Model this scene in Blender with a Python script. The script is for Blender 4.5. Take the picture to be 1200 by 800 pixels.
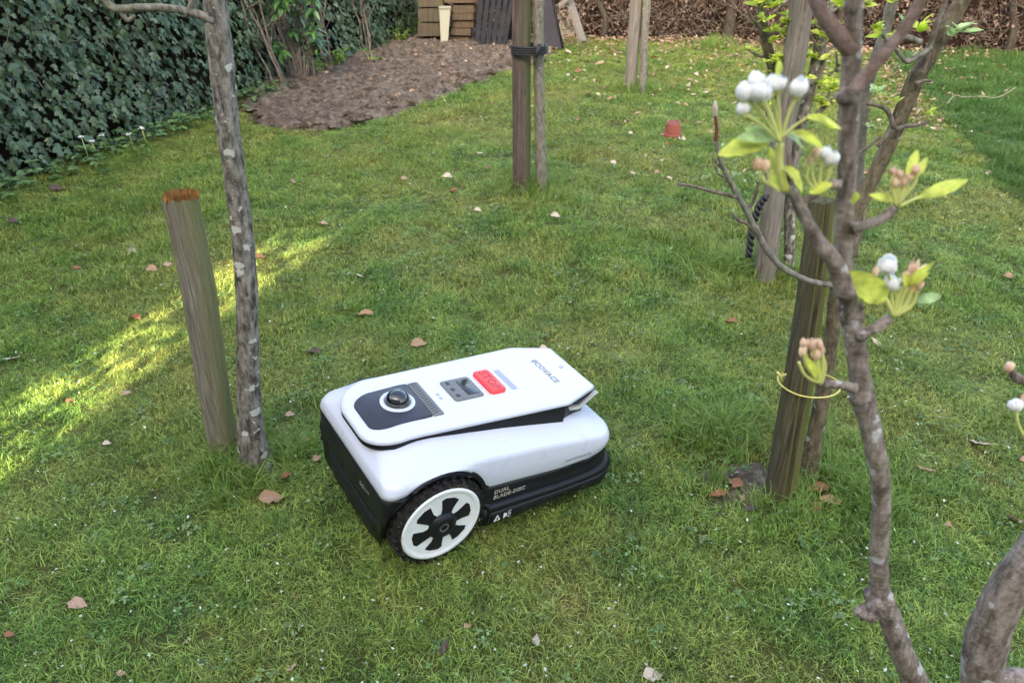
import bpy, math, random
import numpy as np
from mathutils import Vector, Matrix, noise as mnoise
random.seed(7); RNG = np.random.default_rng(7)
SC = bpy.context.scene
for o in list(bpy.data.objects): bpy.data.objects.remove(o)
C = bpy.data.collections.new('place'); SC.collection.children.link(C)

# ------------------------------------------------------------------ camera, sky, sun, exposure
CAM_H = 1.5; PITCH = math.radians(30); F = 873.0          # F = focal length in pixels of a 1200 px wide frame
cd = bpy.data.cameras.new('camera'); cam = bpy.data.objects.new('camera', cd); C.objects.link(cam)
cam.location = (0, 0, CAM_H); cam.rotation_euler = (math.pi/2 - PITCH, 0, 0)
cd.sensor_width = 36; cd.lens = 36*F/1200; cd.clip_start = 0.05; cd.clip_end = 500
cd.dof.use_dof = True; cd.dof.focus_distance = 1.95; cd.dof.aperture_fstop = 7.5
SC.camera = cam

SUN_EL = math.radians(28); SUN_DIR = Vector((0.30, 0.954, 0)).normalized()     # the way the light travels over the ground
w = bpy.data.worlds.new('World'); SC.world = w; w.use_nodes = True
nt = w.node_tree; bg = nt.nodes['Background']
sky = nt.nodes.new('ShaderNodeTexSky'); sky.sky_type = 'NISHITA'; sky.sun_disc = False
sky.sun_elevation = SUN_EL
sky.sun_rotation = math.atan2(-SUN_DIR.x, -SUN_DIR.y)
sky.air_density = 0.9; sky.dust_density = 5.0; sky.ozone_density = 0.4
nt.links.new(sky.outputs[0], bg.inputs[0]); bg.inputs[1].default_value = 0.15
sd = bpy.data.lights.new('sun', 'SUN'); sun = bpy.data.objects.new('sun', sd); C.objects.link(sun)
sd.energy = 5.0; sd.angle = math.radians(0.5); sd.color = (1, 0.90, 0.70)
dv = Vector((SUN_DIR.x*math.cos(SUN_EL), SUN_DIR.y*math.cos(SUN_EL), -math.sin(SUN_EL)))
sun.rotation_euler = dv.to_track_quat('-Z', 'Y').to_euler()
vs = SC.view_settings; vs.view_transform = 'Standard'; vs.look = 'None'; vs.exposure = 2.9; vs.gamma = 1; vs.use_curve_mapping = False
vs.use_white_balance = True; vs.white_balance_temperature = 7000; vs.white_balance_tint = 8      # the phone's own white balance for shade
SC.render.resolution_x = 1024; SC.render.resolution_y = 682
SC.cycles.max_bounces = 6; SC.cycles.transparent_max_bounces = 6

# ------------------------------------------------------------------ survey helpers: where a point of the photo stands in the place
fw = np.array([0, math.cos(PITCH), -math.sin(PITCH)]); upv = np.array([0, math.sin(PITCH), math.cos(PITCH)]); C0 = np.array([0, 0, CAM_H])
def ray(px, py): return fw + (px-600)/F*np.array([1., 0, 0]) + (400-py)/F*upv
def at(px, py, z=0.0):
    d = ray(px, py); return C0 + d*((z-CAM_H)/d[2])
def aty(px, py, y):
    d = ray(px, py); return C0 + d*(y/d[1])
def depth_y(px, py, y): return y/ray(px, py)[1]

# ------------------------------------------------------------------ materials
def mat(name): 
    m = bpy.data.materials.new(name); m.use_nodes = True
    return m, m.node_tree, m.node_tree.nodes['Principled BSDF']
def N(t, typ, **kw):
    n = t.nodes.new(typ)
    for k, v in kw.items():
        if k.startswith('i_'): n.inputs[k[2:].replace('_', ' ')].default_value = v
        else: setattr(n, k, v)
    return n
def ramp(t, fac, stops, interp='LINEAR'):
    r = t.nodes.new('ShaderNodeValToRGB'); r.color_ramp.interpolation = interp
    el = r.color_ramp.elements
    while len(el) < len(stops): el.new(0.5)
    for e, (p, c) in zip(el, stops):
        e.position = p; e.color = (*c, 1) if len(c) == 3 else c
    if fac is not None: t.links.new(fac, r.inputs[0])
    return r.outputs[0]
def noise(t, vec, scale, detail=4, rough=0.55, dist=0.0):
    n = N(t, 'ShaderNodeTexNoise'); n.inputs['Scale'].default_value = scale; n.inputs['Detail'].default_value = detail
    n.inputs['Roughness'].default_value = rough; n.inputs['Distortion'].default_value = dist
    if vec is not None: t.links.new(vec, n.inputs['Vector'])
    return n.outputs['Fac']
def mix(t, fac, a, b, mode='MIX'):
    n = t.nodes.new('ShaderNodeMix'); n.data_type = 'RGBA'; n.blend_type = mode
    for sock, v in ((n.inputs[0], fac), (n.inputs[6], a), (n.inputs[7], b)):
        if isinstance(v, bpy.types.NodeSocket): t.links.new(v, sock)
        elif isinstance(v, (int, float)): sock.default_value = v
        else: sock.default_value = (*v, 1)
    return n.outputs[2]
def mapping(t, vec, scale):
    n = t.nodes.new('ShaderNodeMapping'); n.inputs['Scale'].default_value = scale; t.links.new(vec, n.inputs[0]); return n.outputs[0]
def bump(t, b, h, strength=0.4, dist=0.01):
    n = t.nodes.new('ShaderNodeBump'); n.inputs['Strength'].default_value = strength; n.inputs['Distance'].default_value = dist
    t.links.new(h, n.inputs['Height']); t.links.new(n.outputs[0], b.inputs['Normal'])
def position(t): return t.nodes.new('ShaderNodeNewGeometry').outputs['Position']
def objco(t): return t.nodes.new('ShaderNodeTexCoord').outputs['Object']

def plain(name, col, rough=0.5, metal=0, coat=0, spec=0.5):
    m, t, b = mat(name); b.inputs['Base Color'].default_value = (*col, 1); b.inputs['Roughness'].default_value = rough
    b.inputs['Metallic'].default_value = metal; b.inputs['Coat Weight'].default_value = coat; b.inputs['Specular IOR Level'].default_value = spec
    return m
def speckled(name, col, rough=0.45, dirt=(0.2, 0.19, 0.15), amt=0.25, coat=0.0, scale=60):
    m, t, b = mat(name); v = objco(t)
    n = noise(t, v, scale, 5, 0.7); f = ramp(t, n, [(0.55, (0, 0, 0)), (0.8, (amt, amt, amt))])
    t.links.new(mix(t, f, col, dirt), b.inputs['Base Color'])
    r = ramp(t, noise(t, v, 14, 4), [(0.3, (rough-.08,)*3), (0.7, (rough+.1,)*3)]); t.links.new(r, b.inputs['Roughness'])
    b.inputs['Coat Weight'].default_value = coat; b.inputs['Coat Roughness'].default_value = 0.12
    if max(col) < .06: b.inputs['Specular IOR Level'].default_value = 0.28
    bump(t, b, noise(t, v, 900, 2), 0.06, 0.001)
    return m
def leafy(name, cols, rough=0.5, trans=0.25, island=True, scale=30, spec=0.4, by_object=False):
    m, t, b = mat(name)
    if by_object: f = t.nodes.new('ShaderNodeObjectInfo').outputs['Random']
    else: f = t.nodes.new('ShaderNodeNewGeometry').outputs['Random Per Island']
    n = len(cols); c = ramp(t, f, [(i/(n-1) if n > 1 else 0, c) for i, c in enumerate(cols)])
    nn = noise(t, objco(t), scale, 3)
    c = mix(t, 0.5, c, mix(t, ramp(t, nn, [(0.3, (0.55,)*3), (0.7, (1.35,)*3)]), (0, 0, 0), c, 'MIX'), 'MIX')
    hs = t.nodes.new('ShaderNodeHueSaturation'); t.links.new(c, hs.inputs['Color'])
    t.links.new(ramp(t, nn, [(0.32, (0.6,)*3), (0.68, (1.3,)*3)]), hs.inputs['Value'])
    c = hs.outputs[0]
    t.links.new(c, b.inputs['Base Color']); b.inputs['Roughness'].default_value = rough; b.inputs['Specular IOR Level'].default_value = spec
    if trans > 0:
        tr = t.nodes.new('ShaderNodeBsdfTranslucent'); t.links.new(c, tr.inputs[0])
        ms = t.nodes.new('ShaderNodeMixShader'); ms.inputs[0].default_value = trans
        t.links.new(b.outputs[0], ms.inputs[1]); t.links.new(tr.outputs[0], ms.inputs[2])
        t.links.new(ms.outputs[0], t.nodes['Material Output'].inputs[0])
    return m
def bark(name, dark, light, lichen=(0.5, 0.52, 0.47), amt=0.5, green=(0.12, 0.13, 0.05), gamt=0.3, sc=1.0, lsc=22):
    m, t, b = mat(name); v = objco(t)
    n1 = noise(t, mapping(t, v, (60*sc, 60*sc, 22*sc)), 1.0, 6, 0.7)
    c = ramp(t, n1, [(0.38, dark), (0.64, light)])
    g = noise(t, v, 6*sc, 4, 0.6); c = mix(t, ramp(t, g, [(0.5, (0, 0, 0)), (0.75, (gamt,)*3)]), c, green)
    dn = t.nodes.new('ShaderNodeTexNoise'); dn.inputs['Scale'].default_value = lsc*2.2; t.links.new(v, dn.inputs['Vector'])
    va = t.nodes.new('ShaderNodeVectorMath'); va.operation = 'SCALE'; va.inputs['Scale'].default_value = .9/lsc; t.links.new(dn.outputs['Color'], va.inputs[0])
    vb = t.nodes.new('ShaderNodeVectorMath'); vb.operation = 'ADD'; t.links.new(va.outputs[0], vb.inputs[0]); t.links.new(mapping(t, v, (1, 1, 1.25)), vb.inputs[1])
    vo = t.nodes.new('ShaderNodeTexVoronoi'); vo.inputs['Scale'].default_value = lsc; t.links.new(vb.outputs[0], vo.inputs['Vector'])
    sel = t.nodes.new('ShaderNodeSeparateColor'); t.links.new(vo.outputs['Color'], sel.inputs[0])
    rad = t.nodes.new('ShaderNodeMath'); rad.operation = 'MULTIPLY_ADD'; t.links.new(sel.outputs[0], rad.inputs[0]); rad.inputs[1].default_value = .75*amt; rad.inputs[2].default_value = -.30*amt
    df = t.nodes.new('ShaderNodeMath'); df.operation = 'SUBTRACT'; t.links.new(rad.outputs[0], df.inputs[0]); t.links.new(vo.outputs['Distance'], df.inputs[1])
    lm = ramp(t, df.outputs[0], [(0.0, (0, 0, 0)), (0.10, (0.9,)*3)])
    c = mix(t, lm, c, mix(t, noise(t, v, 160, 2), lichen, tuple(x*.62 for x in lichen)))
    n3 = noise(t, v, 90, 3, 0.6); c = mix(t, ramp(t, n3, [(0.68, (0, 0, 0)), (0.74, (0.7*amt,)*3)]), c, lichen)
    w_ = noise(t, mapping(t, v, (40, 40, 70*sc)), 1.0, 5, 0.7)
    t.links.new(c, b.inputs['Base Color']); b.inputs['Roughness'].default_value = 0.95; b.inputs['Specular IOR Level'].default_value = 0.12
    a = t.nodes.new('ShaderNodeMath'); a.operation = 'ADD'; t.links.new(n1, a.inputs[0]); t.links.new(w_, a.inputs[1])
    bump(t, b, a.outputs[0], 1.0, 0.006)
    return m
def wood(name, dark, light, green=(0.13, 0.13, 0.05), gamt=0.3, gdir=None, gsc=5):
    m, t, b = mat(name); v = objco(t)
    n1 = noise(t, mapping(t, v, (95, 95, 4.5)), 1.0, 8, 0.72, 1.2)
    n0 = noise(t, mapping(t, v, (240, 240, 6)), 1.0, 3, 0.6)
    c = ramp(t, n1, [(0.36, dark), (0.5, tuple((x+y)/2 for x, y in zip(dark, light))), (0.64, light)])
    c = mix(t, 0.35, c, ramp(t, n0, [(0.3, dark), (0.7, light)]))
    g = noise(t, mapping(t, v, (1.2, 1.2, 0.5)), gsc, 5, 0.6); c = mix(t, ramp(t, g, [(0.42, (0, 0, 0)), (0.7, (gamt,)*3)]), c, green)
    if gdir is not None:
        sx = t.nodes.new('ShaderNodeVectorMath'); sx.operation = 'DOT_PRODUCT'; t.links.new(t.nodes.new('ShaderNodeNewGeometry').outputs['Normal'], sx.inputs[0]); sx.inputs[1].default_value = gdir
        c = mix(t, ramp(t, sx.outputs['Value'], [(0.1, (0, 0, 0)), (0.75, (0.75,)*3)]), c, green)
    t.links.new(c, b.inputs['Base Color']); b.inputs['Roughness'].default_value = 0.95; b.inputs['Specular IOR Level'].default_value = 0.1
    bump(t, b, n1, 1.0, 0.008)
    return m

M = {}
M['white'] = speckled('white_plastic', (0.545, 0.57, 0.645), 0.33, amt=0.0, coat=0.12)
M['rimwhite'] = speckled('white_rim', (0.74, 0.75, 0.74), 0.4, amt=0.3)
M['black'] = speckled('black_plastic', (0.009, 0.0095, 0.012), 0.40, dirt=(0.05, 0.045, 0.035), amt=0.25)
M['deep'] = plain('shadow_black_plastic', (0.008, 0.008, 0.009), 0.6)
M['panel'] = speckled('charcoal_plastic', (0.030, 0.031, 0.042), 0.36, amt=0.15)
M['rubber'] = speckled('tyre_rubber', (0.011, 0.0105, 0.0095), 0.8, dirt=(0.10, 0.085, 0.05), amt=0.6)
M['greyp'] = speckled('grey_plastic', (0.13, 0.125, 0.12), 0.45, amt=0.1)
M['flap'] = speckled('light_grey_plastic', (0.42, 0.41, 0.36), 0.6, amt=0.3)
M['red'] = speckled('red_button_plastic', (0.75, 0.05, 0.045), 0.4, amt=0.05)
M['redd'] = plain('red_button_letters', (0.42, 0.02, 0.025), 0.4)
M['dome'] = plain('glossy_dome', (0.004, 0.004, 0.006), 0.04, coat=1)
M['screen'] = plain('screen_glass', (0.012, 0.012, 0.010), 0.12)
M['print_grey'] = plain('grey_print', (0.22, 0.21, 0.22), 0.5)
M['print_tan'] = plain('tan_print', (0.36, 0.33, 0.29), 0.5)
M['print_white'] = plain('white_print', (0.7, 0.7, 0.7), 0.5)
M['print_blue'] = plain('blue_print', (0.12, 0.30, 0.70), 0.4)
M['slot'] = plain('shaded_white_plastic', (0.30, 0.33, 0.43), 0.5)  # white plastic darkened by painted recess shade, also used for the leds

# ------------------------------------------------------------------ object helpers
def ob(name, me, parent=None, link=True):
    o = bpy.data.objects.new(name, me)
    if link: C.objects.link(o)
    if parent is not None: o.parent = parent
    return o
def mesh(name, vs_, fs, m=None, smooth=False):
    me = bpy.data.meshes.new(name); me.from_pydata([tuple(map(float, v)) for v in vs_], [], [tuple(int(i) for i in f) for f in fs]); me.update()
    if m is not None:
        for mm in (m if isinstance(m, (list, tuple)) else [m]): me.materials.append(mm)
    if smooth: me.polygons.foreach_set('use_smooth', [True]*len(me.polygons))
    return me
def tag(o, label=None, cat=None, group=None, kind=None):
    if label: o['label'] = label
    if cat: o['category'] = cat
    if group: o['group'] = group
    if kind: o['kind'] = kind
    return o
def thing(name, label, cat, loc, group=None, mw=None):
    o = bpy.data.objects.new(name, None); C.objects.link(o); o.empty_display_size = 0.05
    if mw is not None: o.matrix_world = mw
    else: o.location = tuple(map(float, loc))
    return tag(o, label, cat, group)
class MB:
    """collects world-space geometry; base is subtracted so the mesh sits in its thing's frame"""
    def __init__(s, base=(0, 0, 0)): s.v = []; s.f = []; s.base = np.array(base, float)
    def add(s, vs_, fs):
        n = len(s.v); s.v += [np.asarray(v, float) for v in vs_]; s.f += [tuple(i+n for i in f) for f in fs]; return s
    def box(s, c, size, rot=None):
        c = np.array(c, float); h = np.array(size, float)/2
        vs_ = [np.array([x, y, z])*h for x in (-1, 1) for y in (-1, 1) for z in (-1, 1)]
        if rot is not None: vs_ = [np.array(rot @ Vector(v)) for v in vs_]
        return s.add([c+v for v in vs_], [(0, 1, 3, 2), (4, 6, 7, 5), (0, 4, 5, 1), (2, 3, 7, 6), (0, 2, 6, 4), (1, 5, 7, 3)])
    def tube(s, pts, rad, seg=10, cap=True, bumpy=0.0, sub=1, seed=0, squash=None):
        P = [np.array(p, float) for p in pts]; R = list(rad)
        if sub > 1:
            P2 = []; R2 = []
            for i in range(len(P)-1):
                p0 = P[max(i-1, 0)]; p1 = P[i]; p2 = P[i+1]; p3 = P[min(i+2, len(P)-1)]
                for k in range(sub):
                    t = k/sub
                    P2.append(0.5*((2*p1)+(-p0+p2)*t+(2*p0-5*p1+4*p2-p3)*t*t+(-p0+3*p1-3*p2+p3)*t**3)); R2.append(R[i]*(1-t)+R[i+1]*t)
            P2.append(P[-1]); R2.append(R[-1]); P, R = P2, R2
        n0 = len(s.v); nrm = None; vs_ = []; fs = []
        for i, p in enumerate(P):
            t = P[min(i+1, len(P)-1)]-P[max(i-1, 0)]; t = t/(np.linalg.norm(t)+1e-9)
            if nrm is None:
                a = np.array([1., 0, 0]) if abs(t[0]) < 0.8 else np.array([0, 1., 0]); nrm = np.cross(t, a)
            nrm = nrm - t*(nrm@t); nrm /= np.linalg.norm(nrm)+1e-9; b = np.cross(t, nrm)
            for k in range(seg):
                a = 2*math.pi*k/seg; r = R[i]
                if bumpy:
                    q = p + (nrm*math.cos(a)+b*math.sin(a))*r
                    f = 0.9/max(r, 0.004)
                    r *= 1 + bumpy*(mnoise.noise(Vector(q*f*0.8)+Vector((seed, 0, 0)))*0.9 + 0.5*mnoise.noise(Vector(q*f*2.5)))
                vs_.append(p+(nrm*math.cos(a)+b*math.sin(a))*r)
        for i in range(len(P)-1):
            for k in range(seg):
                a = i*seg+k; b2 = i*seg+(k+1) % seg; fs.append((a, b2, b2+seg, a+seg))
        if cap: fs.append(tuple(range(seg))[::-1]); fs.append(tuple((len(P)-1)*seg+k for k in range(seg)))
        return s.add(vs_, fs)
    def ball(s, c, r, seg=8, rings=6, bumpy=0.0, stretch=(1, 1, 1), rot=None):
        vs_ = []; fs = []; c = np.array(c, float)
        for i in range(rings+1):
            th = math.pi*i/rings
            for k in range(seg):
                a = 2*math.pi*k/seg; d = np.array([math.sin(th)*math.cos(a), math.sin(th)*math.sin(a), math.cos(th)])
                q = d*r*(1+bumpy*mnoise.noise(Vector(d*2+c*37)))*np.array(stretch)
                if rot is not None: q = np.array(rot @ Vector(q))
                vs_.append(c+q)
        for i in range(rings):
            for k in range(seg):
                a = i*seg+k; b = i*seg+(k+1) % seg; fs.append((a, a+seg, b+seg, b))
        return s.add(vs_, fs)
    def build(s, name, m, parent=None, smooth=True, kind=None, label=None, weld=False):
        me = mesh(name, [v-s.base for v in s.v], s.f, m, smooth); o = ob(name, me, parent)
        if kind: o['kind'] = kind
        if label: o['label'] = label
        return o
def pxtube(mb, pts, y=None, seg=12, bumpy=0.10, sub=4, seed=0, top=None):
    """pts: (px, py, width_px[, y]) measured in the photo -> a tube at its real size, at distance y"""
    P = []; R = []
    for q in pts:
        yy = q[3] if len(q) > 3 else y
        P.append(aty(q[0], q[1], yy)); R.append(q[2]*depth_y(q[0], q[1], yy)/F/2)
    if top is not None:
        for (dx, dy, dz, rr) in top: P.append(P[-1]+np.array([dx, dy, dz])); R.append(rr)
    mb.tube(P, R, seg=seg, bumpy=bumpy, sub=sub, seed=seed)
    return P, R

# ------------------------------------------------------------------ the ground
def hollow(x, y): return (-.14*x+.01*y-.016)*math.exp(-(x*x+(y-1.6)**2)/.2)      # the lawn dips to the right under the mower
def gz(x, y):
    return hollow(x, y)+0.005*math.sin(x*2.1+1.3)*math.cos(y*1.7+0.4)+0.004*math.sin(x*5.3+y*3.1)+0.003*math.sin(x*9.7-y*7.9+2)+0.003*math.cos(x*17+y*13)
def gza(x, y):
    return (-.14*x+.01*y-.016)*np.exp(-(x*x+(y-1.6)**2)/.2)+0.005*np.sin(x*2.1+1.3)*np.cos(y*1.7+0.4)+0.004*np.sin(x*5.3+y*3.1)+0.003*np.sin(x*9.7-y*7.9+2)+0.003*np.cos(x*17+y*13)
def lawn_color(t, grass):
    v = position(t)
    a = noise(t, v, 1.1, 5, 0.6); b = noise(t, v, 4.5, 5, 0.65); c = noise(t, v, 26, 3, 0.6)
    if grass:
        base = ramp(t, b, [(0.30, (0.085, 0.165, 0.035)), (0.5, (0.160, 0.262, 0.052)), (0.68, (0.250, 0.340, 0.080))])
        moss = ramp(t, c, [(0.35, (0.21, 0.22, 0.055)), (0.65, (0.37, 0.335, 0.10))])
        f = ramp(t, a, [(0.43, (0, 0, 0)), (0.64, (0.62,)*3)])
    else:
        base = ramp(t, b, [(0.3, (0.030, 0.042, 0.014)), (0.7, (0.075, 0.085, 0.03))]); moss = ramp(t, c, [(0.3, (0.06, 0.05, 0.018)), (0.7, (0.13, 0.12, 0.03))])
        f = ramp(t, a, [(0.4, (0.1,)*3), (0.6, (0.8,)*3)])
    return mix(t, f, base, moss), c
m, t, b = mat('lawn_ground'); c_, n_ = lawn_color(t, False); t.links.new(c_, b.inputs['Base Color']); b.inputs['Roughness'].default_value = 1; b.inputs['Specular IOR Level'].default_value = 0.1
bump(t, b, noise(t, position(t), 120, 4), 0.8, 0.01); M['ground'] = m
def grass_mat(name, tint=None):
    m, t, b = mat(name); c, _ = lawn_color(t, True)
    oi = t.nodes.new('ShaderNodeObjectInfo').outputs['Random']; ri = t.nodes.new('ShaderNodeNewGeometry').outputs['Random Per Island']
    hs = t.nodes.new('ShaderNodeHueSaturation'); t.links.new(c, hs.inputs['Color'])
    t.links.new(ramp(t, ri, [(0, (0.40,)*3), (0.5, (0.95,)*3), (1, (2.1,)*3)]), hs.inputs['Value'])
    t.links.new(ramp(t, oi, [(0, (0.475,)*3), (1, (0.515,)*3)]), hs.inputs['Hue'])
    c = hs.outputs[0]
    straw = ramp(t, ri, [(0.955, (0, 0, 0)), (0.962, (1, 1, 1))], 'LINEAR'); c = mix(t, straw, c, (0.36, 0.31, 0.15))
    if tint: c = mix(t, 0.75, c, tint)
    t.links.new(c, b.inputs['Base Color']); b.inputs['Roughness'].default_value = 0.45; b.inputs['Specular IOR Level'].default_value = 0.35
    tr = t.nodes.new('ShaderNodeBsdfTranslucent'); t.links.new(c, tr.inputs[0])
    ms = t.nodes.new('ShaderNodeMixShader'); ms.inputs[0].default_value = 0.35
    t.links.new(b.outputs[0], ms.inputs[1]); t.links.new(tr.outputs[0], ms.inputs[2]); t.links.new(ms.outputs[0], t.nodes['Material Output'].inputs[0])
    return m
M['grass'] = grass_mat('grass_blades'); M['grass_deep'] = grass_mat('deep_grass_blades', (0.05, 0.14, 0.03)); M['grass_lush'] = grass_mat('lush_grass_blades', (0.15, 0.25, 0.05))

def sheet():
    xs = np.concatenate([np.linspace(-60, -8, 14), np.linspace(-7.5, 9, 120), np.linspace(10, 60, 14)])
    ys = np.concatenate([np.linspace(-40, -1, 14), np.linspace(-0.6, 12, 110), np.linspace(13, 80, 14)])
    X, Y = np.meshgrid(xs, ys); Z = gza(X, Y)
    nx = len(xs); fs = [(j*nx+i, j*nx+i+1, (j+1)*nx+i+1, (j+1)*nx+i) for j in range(len(ys)-1) for i in range(nx-1)]
    return mesh('lawn_ground', np.stack([X.ravel(), Y.ravel(), Z.ravel()], 1), fs, M['ground'], True)
tag(ob('ground', sheet()), 'mown garden lawn ground under the grass', kind='structure')

# polygons on the ground measured from the photo
def inpoly(x, y, poly):
    x = np.asarray(x); y = np.asarray(y); r = np.zeros(x.shape, bool); n = len(poly)
    for i in range(n):
        x1, y1 = poly[i][:2]; x2, y2 = poly[(i+1) % n][:2]
        c = ((y1 > y) != (y2 > y)); xx = (x2-x1)*(y-y1)/((y2-y1) if y2 != y1 else 1e-9)+x1; r ^= c & (x < xx)
    return r
soil_px = [(292, 118), (306, 146), (372, 155), (425, 146), (470, 130), (520, 112), (575, 88), (612, 76), (648, 62), (625, 50), (560, 40), (470, 44), (400, 60), (340, 82), (300, 100)]
SOIL = []
for _i, _p in enumerate(soil_px):
    _a = at(*_p)[:2]; _b = at(*soil_px[(_i+1) % len(soil_px)])[:2]; _n = max(2, int(np.linalg.norm(_b-_a)/.13))
    for _k in range(_n): SOIL.append(_a+(_b-_a)*_k/_n+RNG.normal(0, .045, 2))
BARE = [(0.70, 1.74, 0.15), (0.92, 1.72, 0.09), (-0.82, 1.80, 0.10)]
DEEP = [(4.35, 9.6), (3.95, 7.4), (3.62, 6.2), (3.35, 5.2), (3.1, 4.4), (2.9, 3.2), (12, 3.2), (12, 9.6)]
yaw = math.radians(33.33)

def blade_tuft(name, n, rad, hmin, hmax, wid, lean, m, seed, flat=0.0):
    r = random.Random(seed); V = []; Fc = []
    for i in range(n):
        a = r.uniform(0, 6.28); d = rad*math.sqrt(r.random()); x, y = d*math.cos(a), d*math.sin(a)
        h = r.uniform(hmin, hmax); la = r.uniform(0, 6.28); ll = h*lean*r.uniform(0.3, 1.4); w_ = wid*r.uniform(0.6, 1.3)
        px_, py_ = -math.sin(la)*w_/2, math.cos(la)*w_/2
        if r.random() < .5: a2 = r.uniform(0, 6.28); px_, py_ = math.cos(a2)*w_/2, math.sin(a2)*w_/2
        lx, ly = math.cos(la)*ll, math.sin(la)*ll; k = len(V)
        V += [(x-px_, y-py_, -0.004), (x+px_, y+py_, -0.004), (x+lx*.35+px_*.9, y+ly*.35+py_*.9, h*.6), (x+lx*.35-px_*.9, y+ly*.35-py_*.9, h*.6), (x+lx, y+ly, h*(1-0.25*min(1, lean)))]
        Fc += [(k, k+1, k+2, k+3), (k+3, k+2, k+4)]
    o = bpy.data.objects.new(name, mesh(name, V, Fc, m)); return o
def clover(name, n, m, seed):
    r = random.Random(seed); V = []; Fc = []
    for i in range(n):
        x, y, z = r.uniform(-.03, .03), r.uniform(-.03, .03), r.uniform(.012, .026)
        for k in range(3):
            a = k*2.09+r.uniform(-.3, .3)+i; s = r.uniform(.006, .010); c, si = math.cos(a), math.sin(a); j = len(V); t_ = r.uniform(-.003, .004)
            V += [(x, y, z), (x+c*s*.6-si*s*.5, y+si*s*.6+c*s*.5, z+.002+t_), (x+c*s*1.2-si*s*.25, y+si*s*1.2+c*s*.25, z+t_), (x+c*s*1.2+si*s*.25, y+si*s*1.2-c*s*.25, z+t_), (x+c*s*.6+si*s*.5, y+si*s*.6-c*s*.5, z+.002)]
            Fc.append((j, j+1, j+2, j+3, j+4))
    return bpy.data.objects.new(name, mesh(name, V, Fc, m))
def gn_scatter(name, pts, rot, scl, idx, protos, label):
    """one object: many grass tufts as instances on a point mesh"""
    col = bpy.data.collections.new(name+'_kinds')
    for i, p in enumerate(protos): p.name = '%02d_%s' % (i, p.name); col.objects.link(p)
    me = bpy.data.meshes.new(name); me.vertices.add(len(pts)); me.vertices.foreach_set('co', np.asarray(pts, np.float32).ravel())
    a = me.attributes.new('rotv', 'FLOAT_VECTOR', 'POINT'); a.data.foreach_set('vector', np.asarray(rot, np.float32).ravel())
    a = me.attributes.new('sclv', 'FLOAT_VECTOR', 'POINT'); a.data.foreach_set('vector', np.asarray(scl, np.float32).ravel())
    a = me.attributes.new('kind_i', 'INT', 'POINT'); a.data.foreach_set('value', np.asarray(idx, np.int32))
    o = ob(name, me); g = bpy.data.node_groups.new(name, 'GeometryNodeTree')
    g.interface.new_socket('Geometry', in_out='INPUT', socket_type='NodeSocketGeometry'); g.interface.new_socket('Geometry', in_out='OUTPUT', socket_type='NodeSocketGeometry')
    gi = g.nodes.new('NodeGroupInput'); go = g.nodes.new('NodeGroupOutput'); ip = g.nodes.new('GeometryNodeInstanceOnPoints'); ci = g.nodes.new('GeometryNodeCollectionInfo')
    ci.inputs['Collection'].default_value = col; ci.inputs['Separate Children'].default_value = True; ci.inputs['Reset Children'].default_value = True
    def attr(nm, ty):
        n = g.nodes.new('GeometryNodeInputNamedAttribute'); n.data_type = ty; n.inputs['Name'].default_value = nm; return n.outputs[0]
    er = g.nodes.new('FunctionNodeEulerToRotation'); g.links.new(attr('rotv', 'FLOAT_VECTOR'), er.inputs[0])
    g.links.new(gi.outputs[0], ip.inputs['Points']); g.links.new(ci.outputs[0], ip.inputs['Instance']); ip.inputs['Pick Instance'].default_value = True
    g.links.new(attr('kind_i', 'INT'), ip.inputs['Instance Index']); g.links.new(er.outputs[0], ip.inputs['Rotation']); g.links.new(attr('sclv', 'FLOAT_VECTOR'), ip.inputs['Scale'])
    g.links.new(ip.outputs[0], go.inputs[0])
    md = o.modifiers.new('scatter', 'NODES'); md.node_group = g
    tag(o, label, kind='stuff'); return o

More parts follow.
